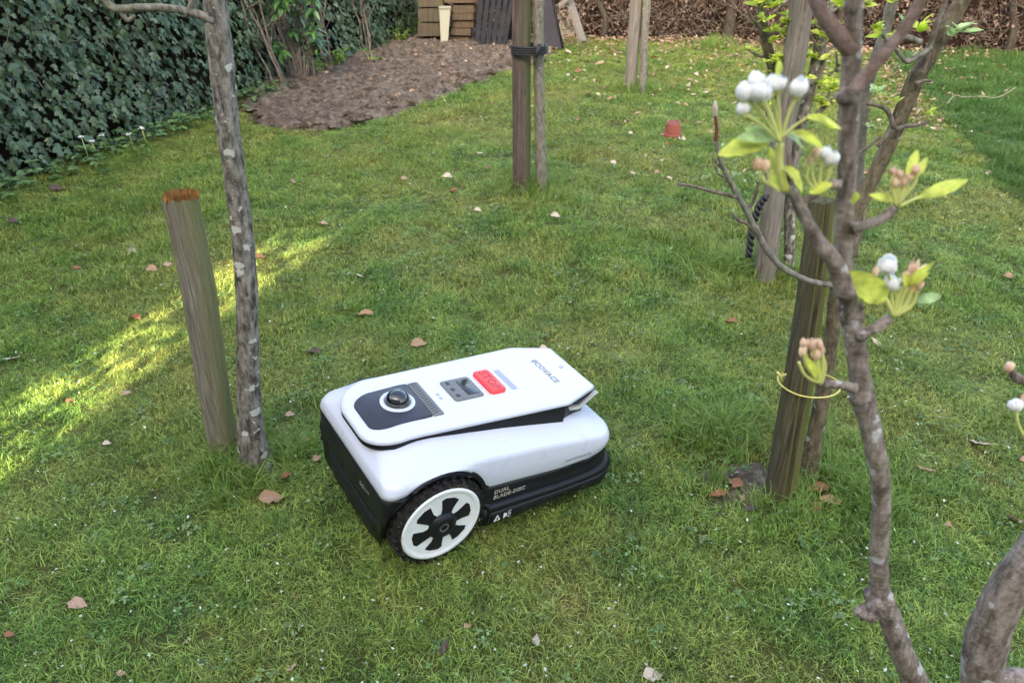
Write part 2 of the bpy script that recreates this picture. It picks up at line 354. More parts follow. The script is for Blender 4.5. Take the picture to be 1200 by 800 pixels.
def vnoise(x, y, s, seed=0.0):
    return np.array([mnoise.noise(Vector((a*s+seed, b*s, seed*.7))) for a, b in zip(x, y)])
def make_lawn():
    zones = [(0.55, 3.0, 1700), (3.0, 6.0, 900), (6.0, 11.4, 420)]
    xs = []; ys = []; sc = []
    for (y0, y1, dens) in zones:
        n = int((y1-y0)*2*(0.95*y1+1.3)*dens); y = RNG.uniform(y0, y1, n); x = RNG.uniform(-(0.95*y1+1.3), 0.95*y1+1.3, n)
        k = np.abs(x) < 0.80*y+1.15; x = x[k]; y = y[k]; xs.append(x); ys.append(y); sc.append(np.full(len(x), 1.0 if y0 < 2 else (1.15 if y0 < 5 else 1.45)))
    x = np.concatenate(xs); y = np.concatenate(ys); s = np.concatenate(sc)
    # lawn bounded by the ivy on the left and the hedge behind
    hl = -3.26+(y-4.61)*0.285; k = (x > hl+0.12) & (y < 10.9-0.29*(x-0.6)) 
    x, y, s = x[k], y[k], s[k]
    k = ~inpoly(x+RNG.normal(0, .10, len(x)), y+RNG.normal(0, .10, len(x)), SOIL); x, y, s = x[k], y[k], s[k]
    for (bx, by, br) in BARE:
        k = ((x-bx)**2+(y-by)**2 > br**2) | (RNG.random(len(x)) < .25); x, y, s = x[k], y[k], s[k]
    pt = vnoise(x, y, 3.2)*0.6+vnoise(x, y, 11, 5)*0.4
    lush = vnoise(x, y, 1.4, 9.3)
    idx = RNG.integers(0, 4, len(x))                                    # plain mown tufts
    r_ = RNG.random(len(x))
    idx[(r_ < 0.28+0.9*np.clip(-pt, 0, .5))] = 4                         # moss-like short flat tufts
    j = r_ < 0.15+0.9*np.clip(-pt, 0, .5); idx[j] = 5
    idx[(r_ > 0.975)] = 6; idx[(r_ > 0.990)] = 7
    deep = inpoly(x+RNG.normal(0, .05, len(x)), y, DEEP); idx[deep] = 8+RNG.integers(0, 2, deep.sum())
    z = gza(x, y); n = len(x)
    h = (0.60+1.0*np.clip(lush+.05, 0, .6)+0.8*np.clip(pt, -.3, .4))*RNG.uniform(.75, 1.3, n)
    mw = (np.cos(-yaw)*(x+.33)-np.sin(-yaw)*(y-1.606)); mv = np.sin(-yaw)*(x+.33)+np.cos(-yaw)*(y-1.606)
    under = (mw > -.15) & (mw < .60) & (np.abs(mv) < .24); h[under] = .45
    scl = np.stack([s, s, s*h*np.where(s > 1.3, .85, 1)], 1)
    rot = np.stack([RNG.normal(0, .12, n), RNG.normal(0, .12, n), RNG.uniform(0, 6.28, n)], 1)
    P = [blade_tuft('mown_grass', 58, .040, .010, .032, .0021, 1.05, M['grass'], i) for i in range(3)]
    P.append(blade_tuft('mown_grass', 40, .038, .018, .042, .0024, 1.05, M['grass'], 3))
    P.append(blade_tuft('moss_grass', 64, .036, .006, .020, .0019, 1.5, M['grass'], 4)); P.append(blade_tuft('moss_grass', 66, .036, .006, .016, .0017, 1.6, M['grass'], 5))
    P += [clover('clover', 7, M['clover'], 1), clover('clover', 5, M['clover'], 2)]
    P += [blade_tuft('deep_grass', 30, .036, .05, .085, .003, .5, M['grass_deep'], 8), blade_tuft('deep_grass', 30, .036, .04, .075, .003, .7, M['grass_deep'], 9)]
    gn_scatter('lawn_grass', np.stack([x, y, z], 1), rot, scl, idx, P, 'short mown grass, moss and clover covering the lawn')
M['clover'] = leafy('clover_leaves', [(0.10, 0.20, 0.05), (0.16, 0.28, 0.08), (0.22, 0.32, 0.13)], 0.6, 0.2, by_object=True)
make_lawn()

# long uncut grass around each stake
def long_grass():
    spots = [(-.86, 1.87, .16, 80, .9), (-.80, 1.72, .15, 70, 1.0), (-.93, 1.78, .12, 40, .9), (-.66, 1.86, .12, 34, .9), (.80, 1.60, .13, 40, .8), (1.0, 1.74, .17, 90, .9), (.68, 1.98, .20, 100, 1.1), (.98, 1.95, .16, 60, 1.), (1.04, 1.64, .12, 40, .8), (.12, 4.47, .28, 130, 1.25), (1.19, 7.4, .3, 100, 1.3), (1.10, 3.30, .24, 140, 1.35), (1.33, 3.2, .2, 70, 1.1), (2.6, 10.1, .3, 60, 1.6), (-2.7, 4.9, .4, 60, 1.), (.55, 3.6, .22, 30, .7), (-.45, 1.9, .14, 30, .6)]
    pts = []; rot = []; scl = []; idx = []
    for (x, y, r, n, s) in spots:
        for i in range(n):
            a = random.uniform(0, 6.28); d = abs(random.gauss(0, r*.6)); px_ = x+d*math.cos(a); py_ = y+d*math.sin(a)
            pts.append((px_, py_, gz(px_, py_))); rot.append((random.gauss(0, .25), random.gauss(0, .25), random.uniform(0, 6.28)))
            k = s*random.uniform(.55, 1.15); scl.append((k, k, k)); idx.append(random.randint(0, 2))
    P = [blade_tuft('long_grass', 11, .022, .05, .12, .0032, .8, M['grass_lush'], 20+i) for i in range(3)]
    gn_scatter('long_grass', pts, rot, scl, idx, P, 'long uncut grass growing round the stakes and trunks')
long_grass()

# ------------------------------------------------------------------ dug soil bed
m, t, b = mat('dug_soil'); v = position(t); n1 = noise(t, v, 14, 6, 0.7); n2 = noise(t, v, 46, 6, 0.75)
c = ramp(t, n1, [(0.3, (0.060, 0.047, 0.036)), (0.5, (0.17, 0.135, 0.105)), (0.70, (0.33, 0.275, 0.22))]); c = mix(t, ramp(t, n2, [(0.6, (0, 0, 0)), (0.75, (0.5,)*3)]), c, (0.23, 0.18, 0.15))
t.links.new(c, b.inputs['Base Color']); b.inputs['Roughness'].default_value = 1; b.inputs['Specular IOR Level'].default_value = 0.1; bump(t, b, n2, 1, 0.04); M['soil'] = m
def soil_bed():
    P = np.array(SOIL); x0, y0 = P.min(0); x1, y1 = P.max(0); st = .05
    xs = np.arange(x0-.1, x1+.1, st); ys = np.arange(y0-.1, y1+.1, st); nx = len(xs)
    X, Y = np.meshgrid(xs, ys); ins = inpoly(X.ravel(), Y.ravel(), SOIL).reshape(X.shape)
    dist = ins.astype(float)
    for _ in range(5): 
        d2 = dist.copy(); d2[1:-1, 1:-1] = (dist[1:-1, 1:-1]+dist[2:, 1:-1]+dist[:-2, 1:-1]+dist[1:-1, 2:]+dist[1:-1, :-2])/5; dist = d2
    Z = gza(X, Y); V = []; Fc = []
    for j in range(len(ys)):
        for i in range(nx):
            q = Vector((X[j, i]*7, Y[j, i]*7, 0)); h = (mnoise.fractal(q, 1.0, 2.0, 4)*.065+.05)*np.clip((dist[j, i]-.35)*2.2, 0, 1)
            V.append((X[j, i], Y[j, i], Z[j, i]+max(h, 0)*1.0-0.012+.016*np.clip((dist[j, i]-.2)*4, 0, 1)))
    for j in range(len(ys)-1):
        for i in range(nx-1):
            if dist[j, i] > .18: Fc.append((j*nx+i, j*nx+i+1, (j+1)*nx+i+1, (j+1)*nx+i))
    o = ob('soil_bed', mesh('soil_bed', V, Fc, M['soil'], True)); tag(o, 'freshly dug brown soil bed along the ivy hedge', kind='structure')
    mb = MB(); n = 0
    while n < 3600:
        x, y = random.uniform(x0, x1), random.uniform(y0, y1)
        if not inpoly(np.array([x+random.gauss(0, .05)]), np.array([y]), SOIL)[0]: continue
        n += 1; r = random.uniform(.010, .026) if random.random() < .7 else random.uniform(.03, .07)
        mb.ball((x, y, gz(x, y)+.045+random.uniform(-.02, .01)), r, 6, 4, 0.6, (1, random.uniform(.6, 1), random.uniform(.5, .8)), Matrix.Rotation(random.uniform(0, 3), 3, 'Z'))
    o = mb.build('soil_clods', M['soil'], smooth=False, kind='stuff'); o['label'] = 'loose clods of brown soil strewn over the dug bed'
soil_bed()

# ------------------------------------------------------------------ the robotic mower
# local frame: X runs from the wheel end to the low far end, Y across, Z up
nrm = Vector((0.14, -.01, 1)).normalized(); U = Vector((math.cos(yaw), math.sin(yaw), 0)); U -= nrm*U.dot(nrm); U.normalize(); Vv = nrm.cross(U)
Wp = Vector((-.197, 1.404, .0276-.016+.014)); Wd = .243; Og = Wp+Vv*Wd
mow_m = Matrix(((U.x, Vv.x, nrm.x, Og.x), (U.y, Vv.y, nrm.y, Og.y), (U.z, Vv.z, nrm.z, Og.z+.0), (0, 0, 0, 1)))
mower = thing('robotic_lawn_mower', 'white and black robotic lawn mower with a red stop button parked on the lawn', 'lawn mower', (0, 0, 0), mw=mow_m)
WR = .133
def outline(uf, ur, wf, wr, rf, rr, sideu, nf=6, nc=9):
    """half outline from front centre round the +v side to rear centre, then mirrored: list of (u, v)"""
    h = []
    for i in range(nf): h.append((uf, (wf-rf)*i/nf))
    for i in range(nc): a = math.pi/2*i/nc; h.append((uf+rf-rf*math.cos(a), wf-rf+rf*math.sin(a)))
    a0, b0 = sideu[0], sideu[-1]; a1, b1 = uf+rf, ur-rr; c0, c1 = .08, .16
    for s_ in sideu:                    # the points round the rear half of the wheel opening stay where they are on every level
        if s_ <= c0: u = a1+(c0-a1)*(s_-a0)/(c0-a0)
        elif s_ >= c1: u = c1+(b1-c1)*(s_-c1)/(b0-c1)
        else: u = s_
        h.append((u, wf+(wr-wf)*max(0, min(1, (u+.1)/.6))))
    for i in range(1, nc+1): a = math.pi/2*i/nc; h.append((ur-rr+rr*math.sin(a), wr-rr+rr*math.cos(a)))
    for i in range(1, nf+1): h.append((ur, (wr-rr)*(1-i/nf)))
    return h+[(u, -v) for (u, v) in h[1:-1]][::-1]
RF = .034
SIDEU = list(np.linspace(-.150+RF, .134, 36))+[.1357, .1369, .142, .1475, .1492, .152, .1545]+list(np.linspace(.157, .46, 22))
def loft(loops, fs_cap=True, cap0=False, hard=()):
    if hard:                            # sharp creases: the loop is there twice and no face joins the pair
        V, Fc, n, r = [], [], len(loops[0]), 0
        for i, L in enumerate(loops):
            if i: Fc += [(r+k, r+(k+1) % n, r+n+(k+1) % n, r+n+k) for k in range(n)]; r += n
            V += L
            if i in hard: V += L; r += n
        return V, Fc
    n = len(loops[0]); V = [p for L in loops for p in L]; Fc = []
    for i in range(len(loops)-1):
        for k in range(n): Fc.append((i*n+k, i*n+(k+1) % n, (i+1)*n+(k+1) % n, (i+1)*n+k))
    if fs_cap: Fc.append(tuple((len(loops)-1)*n+k for k in range(n)))
    if cap0: Fc.append(tuple(range(n))[::-1])
    return V, Fc
def lerp_tab(tab, u): return float(np.interp(u, [a for a, _ in tab], [b for _, b in tab]))
ARCH_B, ARCH_W = .1365, .1485; WC = WR
def arch(u, r, base): return max(base, WC+math.sqrt(max(r*r-u*u, 0))) if abs(u) < r else base
SEAM = [(-.15, .236), (-.135, .239), (-.12, .244), (-.09, .247), (0, .246), (.10, .22), (.145, .182), (.16, .178), (.24, .171), (.39, .156), (.50, .156), (.55, .172), (.575, .185)]
SHO = [(-.15, .266), (-.05, .280), (.1, .278), (.3, .256), (.45, .232), (.56, .214)]
TOPZ = [(-.15, .315), (-.10, .328), (0, .326), (.225, .302), (.53, .258), (.6, .246)]
BOT = [(-.15, .046), (.62, .044)]
def bodyloop(uf, ur, wf, wr, rf, rr, zf): return [(u, v, zf(u, v)) for (u, v) in outline(uf, ur, wf, wr, rf, rr, SIDEU)]
def seamz(u, v): return arch(u, ARCH_W, lerp_tab(SEAM, u)) if abs(v) > .13 else lerp_tab(SEAM, u)
def crease(u, v):                      # the pressed line that runs along the flank
    return 0
Ls = []
for k, (ins, g, f) in enumerate([(.012, 0, .0), (.002, 0, .0), (.0, .06, 0), (.001, .5, 0), (.005, .85, 0), (.008, 1, 0.03), (.014, 1, .12), (.026, 1, .25), (.040, 1, .42), (.058, 1, .64), (.074, 1, .84), (.088, 1, 1.0), (.100, 1, 1.0)]):
    def zf(u, v, g=g, f=f, k=k):
        top = lerp_tab(TOPZ, u); sh = lerp_tab(SHO, u); z = seamz(u, v)*(1-g)+sh*g
        if k == 0: z += .004
        return z*(1-f)+top*f
    fi = ins*.55; Ls.append(bodyloop(-.150+fi, .608-ins*1.1, .224-ins, .218-ins, max(RF-ins*.1, .026)+ins*.9, .075, zf))
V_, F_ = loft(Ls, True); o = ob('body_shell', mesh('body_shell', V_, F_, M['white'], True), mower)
# black lower body: bumper, wheel arches and skirt in one moulding
def low(u, v): return arch(u, ARCH_B, lerp_tab(BOT, u)) if abs(v) > .13 else lerp_tab(BOT, u)
def lowlevel(g, out, fr):
    """g: 0 at the bottom edge, 1 at the seam; out: how far the skirt stands proud behind the wheel; fr: front face"""
    def zf(u, v):
        lo_, hi = low(u, v), seamz(u, v)-.0015
        return lo_*(1-g)+hi*g
    A = outline(-.150+fr, .609, .224, .218, RF, .075, SIDEU); B = outline(-.150+fr, .611+out, .224+out, .218+out, RF, .085, SIDEU)
    return [(p if p[0] < .150 else q)[:2]+(zf(*(p if p[0] < .150 else q)),) for p, q in zip(A, B)]
Ls = [lowlevel(0, -.012, .022), lowlevel(0, .004, .014), lowlevel(.08, .014, .013), lowlevel(.42, .017, .009), lowlevel(.58, .002, .005), lowlevel(.61, .000, .005), lowlevel(.9, -.001, .001), lowlevel(1, -.001, .0), lowlevel(1, -.020, .02)]
V_, F_ = loft(Ls, False, False, (3, 4, 7)); o = ob('lower_body', mesh('lower_body', V_, F_, M['black'], True), mower)
sd_ = o.modifiers.new('thick', 'SOLIDIFY'); sd_.thickness = .008; sd_.offset = 1
# chassis filling the inside
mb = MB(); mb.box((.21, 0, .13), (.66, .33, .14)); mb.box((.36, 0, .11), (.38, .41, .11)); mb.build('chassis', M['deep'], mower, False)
# lid and the dark band beneath it
LS = -.038; zl = lambda u: .350+LS*u-(1.5*(u+.02)**2 if u < -.02 else 0)
def lidout(ins):
    pts = []
    for i in range(13): a = math.pi/2*i/12; pts.append((-.148+.085-(.085-ins)*math.cos(a), .134-.085+(.085-ins)*math.sin(a)))
    for u in np.linspace(-.05, .43, 14): pts.append((u, .134+(.155-.134)*(u+.05)/.48-ins))
    pts.append((.442, .1545-ins)); pts.append((.560-ins*.5, .114-ins*.6)); pts.append((.566-ins, .108-ins*.6))
    return pts+[(u, -v) for (u, v) in pts][::-1]
def lidloop(ins, dz): return [(u, v, zl(u)+dz) for (u, v) in lidout(ins)]
def lidshrink(k):       # rings closing on the lid's spine so that the top can curve
    out = []
    for (u, v) in lidout(.014): out.append((min(max(u, -.134+.10*(1-k)), .552-.02*(1-k)), v*k, 0))
    return [(u, v, zl(u)) for u, v, _ in out]
Ls = [lidloop(.006, -.014), lidloop(.001, -.013), lidloop(0, -.009), lidloop(.0015, -.004), lidloop(.006, -.001), lidloop(.014, 0)]+[lidshrink(k) for k in (.8, .55, .3, .06)]
V_, F_ = loft(Ls, True, True); o = ob('lid', mesh('lid', V_, F_, M['white'], True), mower); o.modifiers.new('e', 'EDGE_SPLIT').split_angle = math.radians(40)
lid = o
Ls = [[(u if u < .44 else u-.03, v, lerp_tab(TOPZ, u)-.012) for (u, v) in lidout(.003)], [(u if u < .44 else u-.02, v, zl(u)-.015) for (u, v) in lidout(.004)], [(u if u < .44 else u-.02, v, zl(u)-.0135) for (u, v) in lidout(.014)]]
V_, F_ = loft(Ls, True, True); ob('lid_gap', mesh('lid_gap', V_, F_, M['black'], False), mower)
# plates under the far corners of the lid
for s_ in (-1, 1):
    mb = MB(); q = [(.445, s_*.152), (.475, s_*.158), (.590, s_*.108), (.58, s_*.09), (.47, s_*.09)]
    for nm, dz, k, mm in (('rain_flap', -.034, 1.0, 'flap'), ('upper_flap', -.022, .86, 'panel')):
        qq = [(.52+(u-.52)*k, v*(.6+.4*k)) for u, v in q]; n = len(qq)
        V_ = [(u, v, zl(u)+dz) for u, v in qq]+[(u, v, zl(u)+dz+.003) for u, v in qq]
        ob(nm, mesh(nm, V_, [tuple(range(n))[::-1], tuple(range(n, 2*n))]+[(i, (i+1) % n, n+(i+1) % n, n+i) for i in range(n)], M[mm]), mower)
def rrect(u0, u1, v0, v1, r, n=5):
    out = []
    for (cu, cv, a0) in ((u1-r, v1-r, 0), (u0+r, v1-r, 90), (u0+r, v0+r, 180), (u1-r, v0+r, 270)):
        for i in range(n+1): a = math.radians(a0+90*i/n); out.append((cu+r*math.cos(a), cv+r*math.sin(a)))
    return out
def lidplate(name, pts, h, mm, parent=None, bev=.0015, z0=-.002):
    cu = sum(p[0] for p in pts)/len(pts); cv = sum(p[1] for p in pts)/len(pts)
    def lp(ins, z): 
        out = []
        for u, v in pts:
            d = math.hypot(u-cu, v-cv); k = 1-ins/d; uu = cu+(u-cu)*k; vv = cv+(v-cv)*k; out.append((uu, vv, zl(uu)+z))
        return out
    V_, F_ = loft([lp(0, z0), lp(0, h-bev), lp(bev*.6, h-bev*.3), lp(bev*1.8, h)], True)
    o = ob(name, mesh(name, V_, F_, M[mm], True), parent or mower); o.modifiers.new('e', 'EDGE_SPLIT').split_angle = math.radians(50); return o
CV = .002
pan = []
for i in range(9): a = math.pi/2*i/8; pan.append((-.122+.050-.050*math.cos(a), .040+.036*math.sin(a)))
pan += [(.02, .078), (.040, .077), (.042, .070)]
pan = pan+[(u, -v) for u, v in pan][::-1]; pan = [(u, v-.006) for u, v in pan]
sp = lidplate('sensor_panel', pan[::-1], .004, 'panel')
vs2 = lidplate('vent_strip', rrect(.0435, .074, -.079-.006, .077-.006, .004), .0035, 'greyp')
for i in range(15):
    v0 = -.077+i*.0098; mb = MB()
    pts = [(.048, v0), (.066, v0+.004), (.066, v0+.0075), (.048, v0+.0035)]
    ob('vent_slit', mesh('vent_slit', [(u, v, zl(u)+.0038) for u, v in pts], [(0, 1, 2, 3)], M['deep']), vs2)
def ringmesh(cu, cv, r0, r1, h, n=40):
    V_ = []; F_ = []
    for r, z in ((r1, .003), (r1, h-.001), (r1-.0015, h), (r0+.002, h), (r0, h-.002), (r0, .003)):
        V_ += [(cu+r*math.cos(2*math.pi*k/n), cv+r*math.sin(2*math.pi*k/n), zl(cu+r*math.cos(2*math.pi*k/n))+z) for k in range(n)]
    for i in range(5):
        for k in range(n): F_.append((i*n+k, i*n+(k+1) % n, (i+1)*n+(k+1) % n, (i+1)*n+k))
    return V_, F_
DU = -.018
V_, F_ = ringmesh(DU, CV, .0345, .046, .007); ob('dome_ring', mesh('dome_ring', V_, F_, M['white'], True), mower)
V_, F_ = ringmesh(DU, CV, .028, .0345, .0055); ob('dome_collar', mesh('dome_collar', V_, F_, M['greyp'], True), mower)
mb = MB(); mb.tube([(DU, CV, zl(DU)), (DU, CV, zl(DU)+.012)], [.031, .031], 32)
mb.ball((DU, CV, zl(DU)+.012), .031, 32, 20, 0, (1, 1, .85)); mb.build('camera_dome', M['dome'], mower)
cp = lidplate('control_panel', rrect(.130, .222, -.050+CV, .048+CV, .010), .0035, 'greyp')
lidplate('screen', rrect(.176, .214, -.036+CV, .036+CV, .003), .0042, 'screen', cp, .0004, .003)
for v0 in (-.028, .002, .032):
    lidplate('button', rrect(.143, .155, v0-.007+CV, v0+.007+CV, .0045), .0042, 'panel', cp, .0003, .003)
for (u_, v_) in ((.100, -.018), (.100, .0)): lidplate('led', rrect(u_-.005, u_+.005, v_-.006, v_+.006, .004), .0012, 'slot', None, .0003)
stop_pts = rrect(.240, .292, -.054+CV, .054+CV, .012); st = lidplate('stop_button', stop_pts, .011, 'red', None, .003)
# grip slot of the flap: a flat plate with recess shade in its colour
lidplate('grip_slot', rrect(.312, .330, -.052+CV, .052+CV, .004), .0008, 'slot', None, .0003)
lidplate('service_flap', rrect(.332, .432, -.060+CV, .060+CV, .004), .0010, 'white', None, .0005)
def text_mesh(body, size, bold=0.0, spacing=1.0, extr=.0004, align='CENTER'):
    cu = bpy.data.curves.new('t', 'FONT'); cu.body = body; cu.size = size; cu.offset = bold; cu.extrude = extr; cu.space_character = spacing; cu.align_x = align; cu.align_y = 'CENTER'; cu.resolution_u = 3
    o = bpy.data.objects.new('t', cu); C.objects.link(o); dg = bpy.context.evaluated_depsgraph_get(); dg.update()
    me = bpy.data.meshes.new_from_object(o.evaluated_get(dg)); bpy.data.objects.remove(o); return me
def place_text(name, body, size, origin, ax, ay, mm, parent, bold=0.0, spacing=1.0, align='CENTER', label=None):
    me = text_mesh(body, size, bold, spacing, align=align); az = ax.cross(ay).normalized()
    me.transform(Matrix(((ax.x, ay.x, az.x, origin[0]), (ax.y, ay.y, az.y, origin[1]), (ax.z, ay.z, az.z, origin[2]), (0, 0, 0, 1)))); me.materials.clear(); me.materials.append(M[mm]); me.name = name
    o = ob(name, me, parent)
    if label: o['label'] = label
    return o
LY = Vector((1, 0, LS)).normalized(); LX = Vector((0, -1, 0))
place_text('lettering', 'STOP', .036, (.266, CV, zl(.266)+.0112), LX, LY, 'redd', st, .0006, 1.05)
place_text('lettering', 'ECOVACS', .026, (.463, CV, zl(.463)+.0006), LX, LY, 'print_grey', lid, .0010, 1.12, label='grey maker name lettering on the lid')
place_text('emblem', 'G', .020, (.525, .004, zl(.525)+.0006), LX, LY, 'print_grey', lid, 0, 1)
place_text('screen_digits', '3.1', .014, (.196, .002, zl(.196)+.0045), LX, LY, 'print_tan', cp, 0, 1)
# blue sticker on the far shoulder of the shell
mb = MB(); mb.box((-.060, .197, .2865), (.036, .010, .0012), Matrix.Rotation(-.75, 3, 'X')); mb.build('sticker', M['print_blue'], mower, False)
# side printing
place_text('side_lettering', 'DUAL\nBLADE-DISC', .0185, (.166, -.2262, .1500), Vector((1, .010, -.02)).normalized(), Vector((0, .0, 1)).normalized(), 'print_tan', mower, .0003, 1.05, 'LEFT')
place_text('small_lettering', 'smart autonomous mowing', .0078, (.405, -.2215, .182), Vector((1, .012, -.03)).normalized(), Vector((0, .02, 1)).normalized(), 'print_grey', mower, .0001, 1.1, 'LEFT')
place_text('front_lettering', 'GOAT', .020, (-.1490, -.10, .190), Vector((0, -1, 0)), Vector((-.06, 0, 1)).normalized(), 'print_grey', mower, 0, 1.1)
# warning labels on the skirt
YS = -.2400
def skirt_sticker(u0, z0, wd, ht):
    V_ = [(u0, YS, z0), (u0+wd, YS, z0), (u0+wd, YS-.0006, z0+ht), (u0, YS-.0006, z0+ht)]
    return ob('warning_label', mesh('warning_label', V_, [(0, 1, 2, 3)], M['deep']), mower)
w1 = skirt_sticker(.164, .064, .029, .028); Y1 = YS-.0012; Y2_ = YS-.0018
ob('warning_triangle', mesh('warning_triangle', [(.167, Y1, .067), (.190, Y1, .067), (.1785, Y1, .089)], [(0, 1, 2)], M['print_white']), w1)
ob('hand_mark', mesh('hand_mark', [(.176, Y2_, .070), (.182, Y2_, .070), (.1805, Y2_, .080), (.1770, Y2_, .080)], [(0, 1, 2, 3)], M['deep']), w1)
w2 = skirt_sticker(.195, .063, .033, .029); ob('figure_mark', mesh('figure_mark', [(.199, Y1, .068), (.210, Y1, .072), (.210, Y1, .083), (.199, Y1, .087)], [(0, 1, 2, 3)], M['print_white']), w2)
V_ = []; F_ = []
for cz in (.071, .085):
    k = len(V_); V_ += [(.219+.006*math.cos(a)*q, Y1, cz+.006*math.sin(a)*q) for q in (1, .65) for a in np.linspace(.6, 5.6, 9)]; F_ += [(k+i, k+i+1, k+i+10, k+i+9) for i in range(8)]
ob('arrow_mark', mesh('arrow_mark', V_, F_, M['print_white']), w2)
# wheels: tyre, white rim, six dark paddles round a dark hub
def wheel(side, u=0.0):
    s_ = side; v1 = Wd; n = 72
    def lathe(prof, n=72, rot=0):
        V_ = []; F_ = []
        for (r, v) in prof: V_ += [(u+r*math.cos(2*math.pi*k/n), s_*v, WR+r*math.sin(2*math.pi*k/n)) for k in range(n)]
        for i in range(len(prof)-1):
            for k in range(n): F_.append((i*n+k, i*n+(k+1) % n, (i+1)*n+(k+1) % n, (i+1)*n+k))
        return V_, F_
    V_, F_ = lathe([(.02, v1-.060), (.10, v1-.062), (.118, v1-.060), (.124, v1-.052), (.125, v1-.012), (.120, v1-.003), (.112, v1+.001), (.107, v1-.004)])
    wh = ob('wheel', mesh('wheel', V_, F_, M['rubber'], True), mower)
    mb = MB()
    for k in range(30):
        a = 2*math.pi*k/30; 
        for (vo, da) in ((-.042, 0), (-.014, .105)):
            rr = .1255; c = (u+rr*math.cos(a+da), s_*(v1+vo), WR+rr*math.sin(a+da)); mb.box(c, (.012, .024, .010), Matrix.Rotation(-(a+da), 3, 'Y'))
    o = mb.build('tyre_lugs', M['rubber'], wh, False)
    V_, F_ = lathe([(.112, v1-.006), (.113, v1+.001), (.110, v1+.004), (.103, v1+.004), (.099, v1+.001), (.096, v1+.0005), (.024, v1+.004), (.0, v1+.004)])
    ob('rim', mesh('rim', V_, F_, M['rimwhite'], True), wh)
    for k in range(6):
        a = math.radians(60*k+18); ca, sa = math.cos(a), math.sin(a); q = [(.028, -.014), (.052, -.015), (.076, -.027), (.084, -.012), (.085, .014), (.078, .024), (.052, .016), (.028, .014)]
        pts = [(r*ca-t_*sa, r*sa+t_*ca) for r, t_ in q]; n2 = len(pts)
        V_ = [(u+x, s_*(v1-.002), WR+z) for x, z in pts]+[(u+x, s_*(v1+.0055-(.0035 if i in (2, 3, 4, 5) else 0)), WR+z) for i, (x, z) in enumerate(pts)]
        ob('paddle', mesh('paddle', V_, [tuple(range(n2, 2*n2))]+[(i, (i+1) % n2, n2+(i+1) % n2, n2+i) for i in range(n2)], M['black']), wh)
    V_, F_ = lathe([(.041, v1), (.039, v1+.009), (.031, v1+.016), (.017, v1+.018), (.014, v1+.014), (.0, v1+.014)], 36)
    ob('hub', mesh('hub', V_, F_, M['black'], True), wh)
    V_, F_ = lathe([(.0135, v1+.0145), (.0125, v1+.0155), (.0105, v1+.0155), (.0095, v1+.0145)], 24); ob('hub_cap', mesh('hub_cap', V_, F_, M['greyp'], True), wh)
wheel(-1); wheel(1)
for s_ in (-1, 1):
    mb = MB(); mb.tube([(.46, s_*.13-.02, .035), (.46, s_*.13+.02, .035)], [.04, .04], 20); mb.build('caster_wheel', M['rubber'], mower)

def clippings():
    rs = random.Random(3); V_ = []; F_ = []
    for i in range(150):
        if i < 90: a = rs.uniform(0, 6.28); r = rs.uniform(.112, .134); p = Vector((r*math.cos(a), -Wd+rs.uniform(-.003, .05 if r > .128 else -.001), WR+r*math.sin(a)))
        elif i < 125: p = Vector((rs.uniform(.17, .58), -.243, rs.uniform(.05, .085)))
        else: p = Vector((-.148, rs.uniform(-.18, .18), rs.uniform(.05, .10)))
        d = Vector((rs.gauss(0, 1), rs.gauss(0, .3), rs.gauss(0, 1))).normalized()*rs.uniform(.004, .011); q = Vector((d.z, 0, -d.x))*.12; k = len(V_); V_ += [p-q, p+q, p+d]; F_.append((k, k+1, k+2))
    tag(ob('grass_clippings', mesh('grass_clippings', V_, F_, M['clip']), mower), kind='stuff')
M['clip'] = leafy('dry_clippings', [(0.16, 0.22, 0.06), (0.30, 0.27, 0.13)], .8, 0); clippings()

# ------------------------------------------------------------------ stakes and fruit trees
M['stake_l'] = wood('weathered_stake', (0.075, 0.066, 0.052), (0.35, 0.315, 0.26), (0.22, 0.22, 0.08), 0.35, (0.7, -0.1, -0.1))
M['stake_m'] = wood('dark_red_stake', (0.028, 0.021, 0.019), (0.20, 0.155, 0.135), (0.11, 0.13, 0.05), 0.15, (1.0, 0.0, 0.0))
M['stake_f'] = wood('grey_stake', (0.09, 0.08, 0.07), (0.34, 0.30, 0.265), (0.16, 0.16, 0.09), 0.3)
M['stake_r'] = wood('dark_green_stake', (0.028, 0.024, 0.019), (0.16, 0.14, 0.095), (0.14, 0.14, 0.035), 0.35, (0.95, -0.2, 0.0))
M['bark_l'] = bark('dark_lichen_bark', (0.055, 0.048, 0.040), (0.32, 0.29, 0.25), (0.66, 0.66, 0.60), 1.15, lsc=27)
M['bark_m'] = bark('grey_young_bark', (0.12, 0.11, 0.09), (0.27, 0.25, 0.21), (0.50, 0.50, 0.45), 0.55, (0.16, 0.17, 0.08), .5)
M['bark_e'] = bark('olive_bark', (0.07, 0.055, 0.035), (0.22, 0.18, 0.12), (0.50, 0.48, 0.42), 0.7, (0.16, 0.15, 0.05), .5)
M['bark_p'] = bark('pear_bark', (0.13, 0.10, 0.082), (0.42, 0.35, 0.30), (0.66, 0.65, 0.62), 1.15, (0.22, 0.21, 0.12), .5, 1.6, 42)
M['bark_young'] = bark('young_pear_bark', (0.20, 0.13, 0.10), (0.34, 0.25, 0.22), (0.5, 0.46, 0.42), 0.2, (0.2, 0.18, 0.1), .2, 1.6, 60)
M['twig'] = bark('twig_bark', (0.09, 0.07, 0.058), (0.26, 0.22, 0.185), (0.45, 0.45, 0.4), .4, lsc=60)
M['redtwig'] = plain('red_shoot', (0.15, 0.035, 0.04), .5)
M['bud'] = plain('grey_bud', (0.42, 0.36, 0.30), .7)
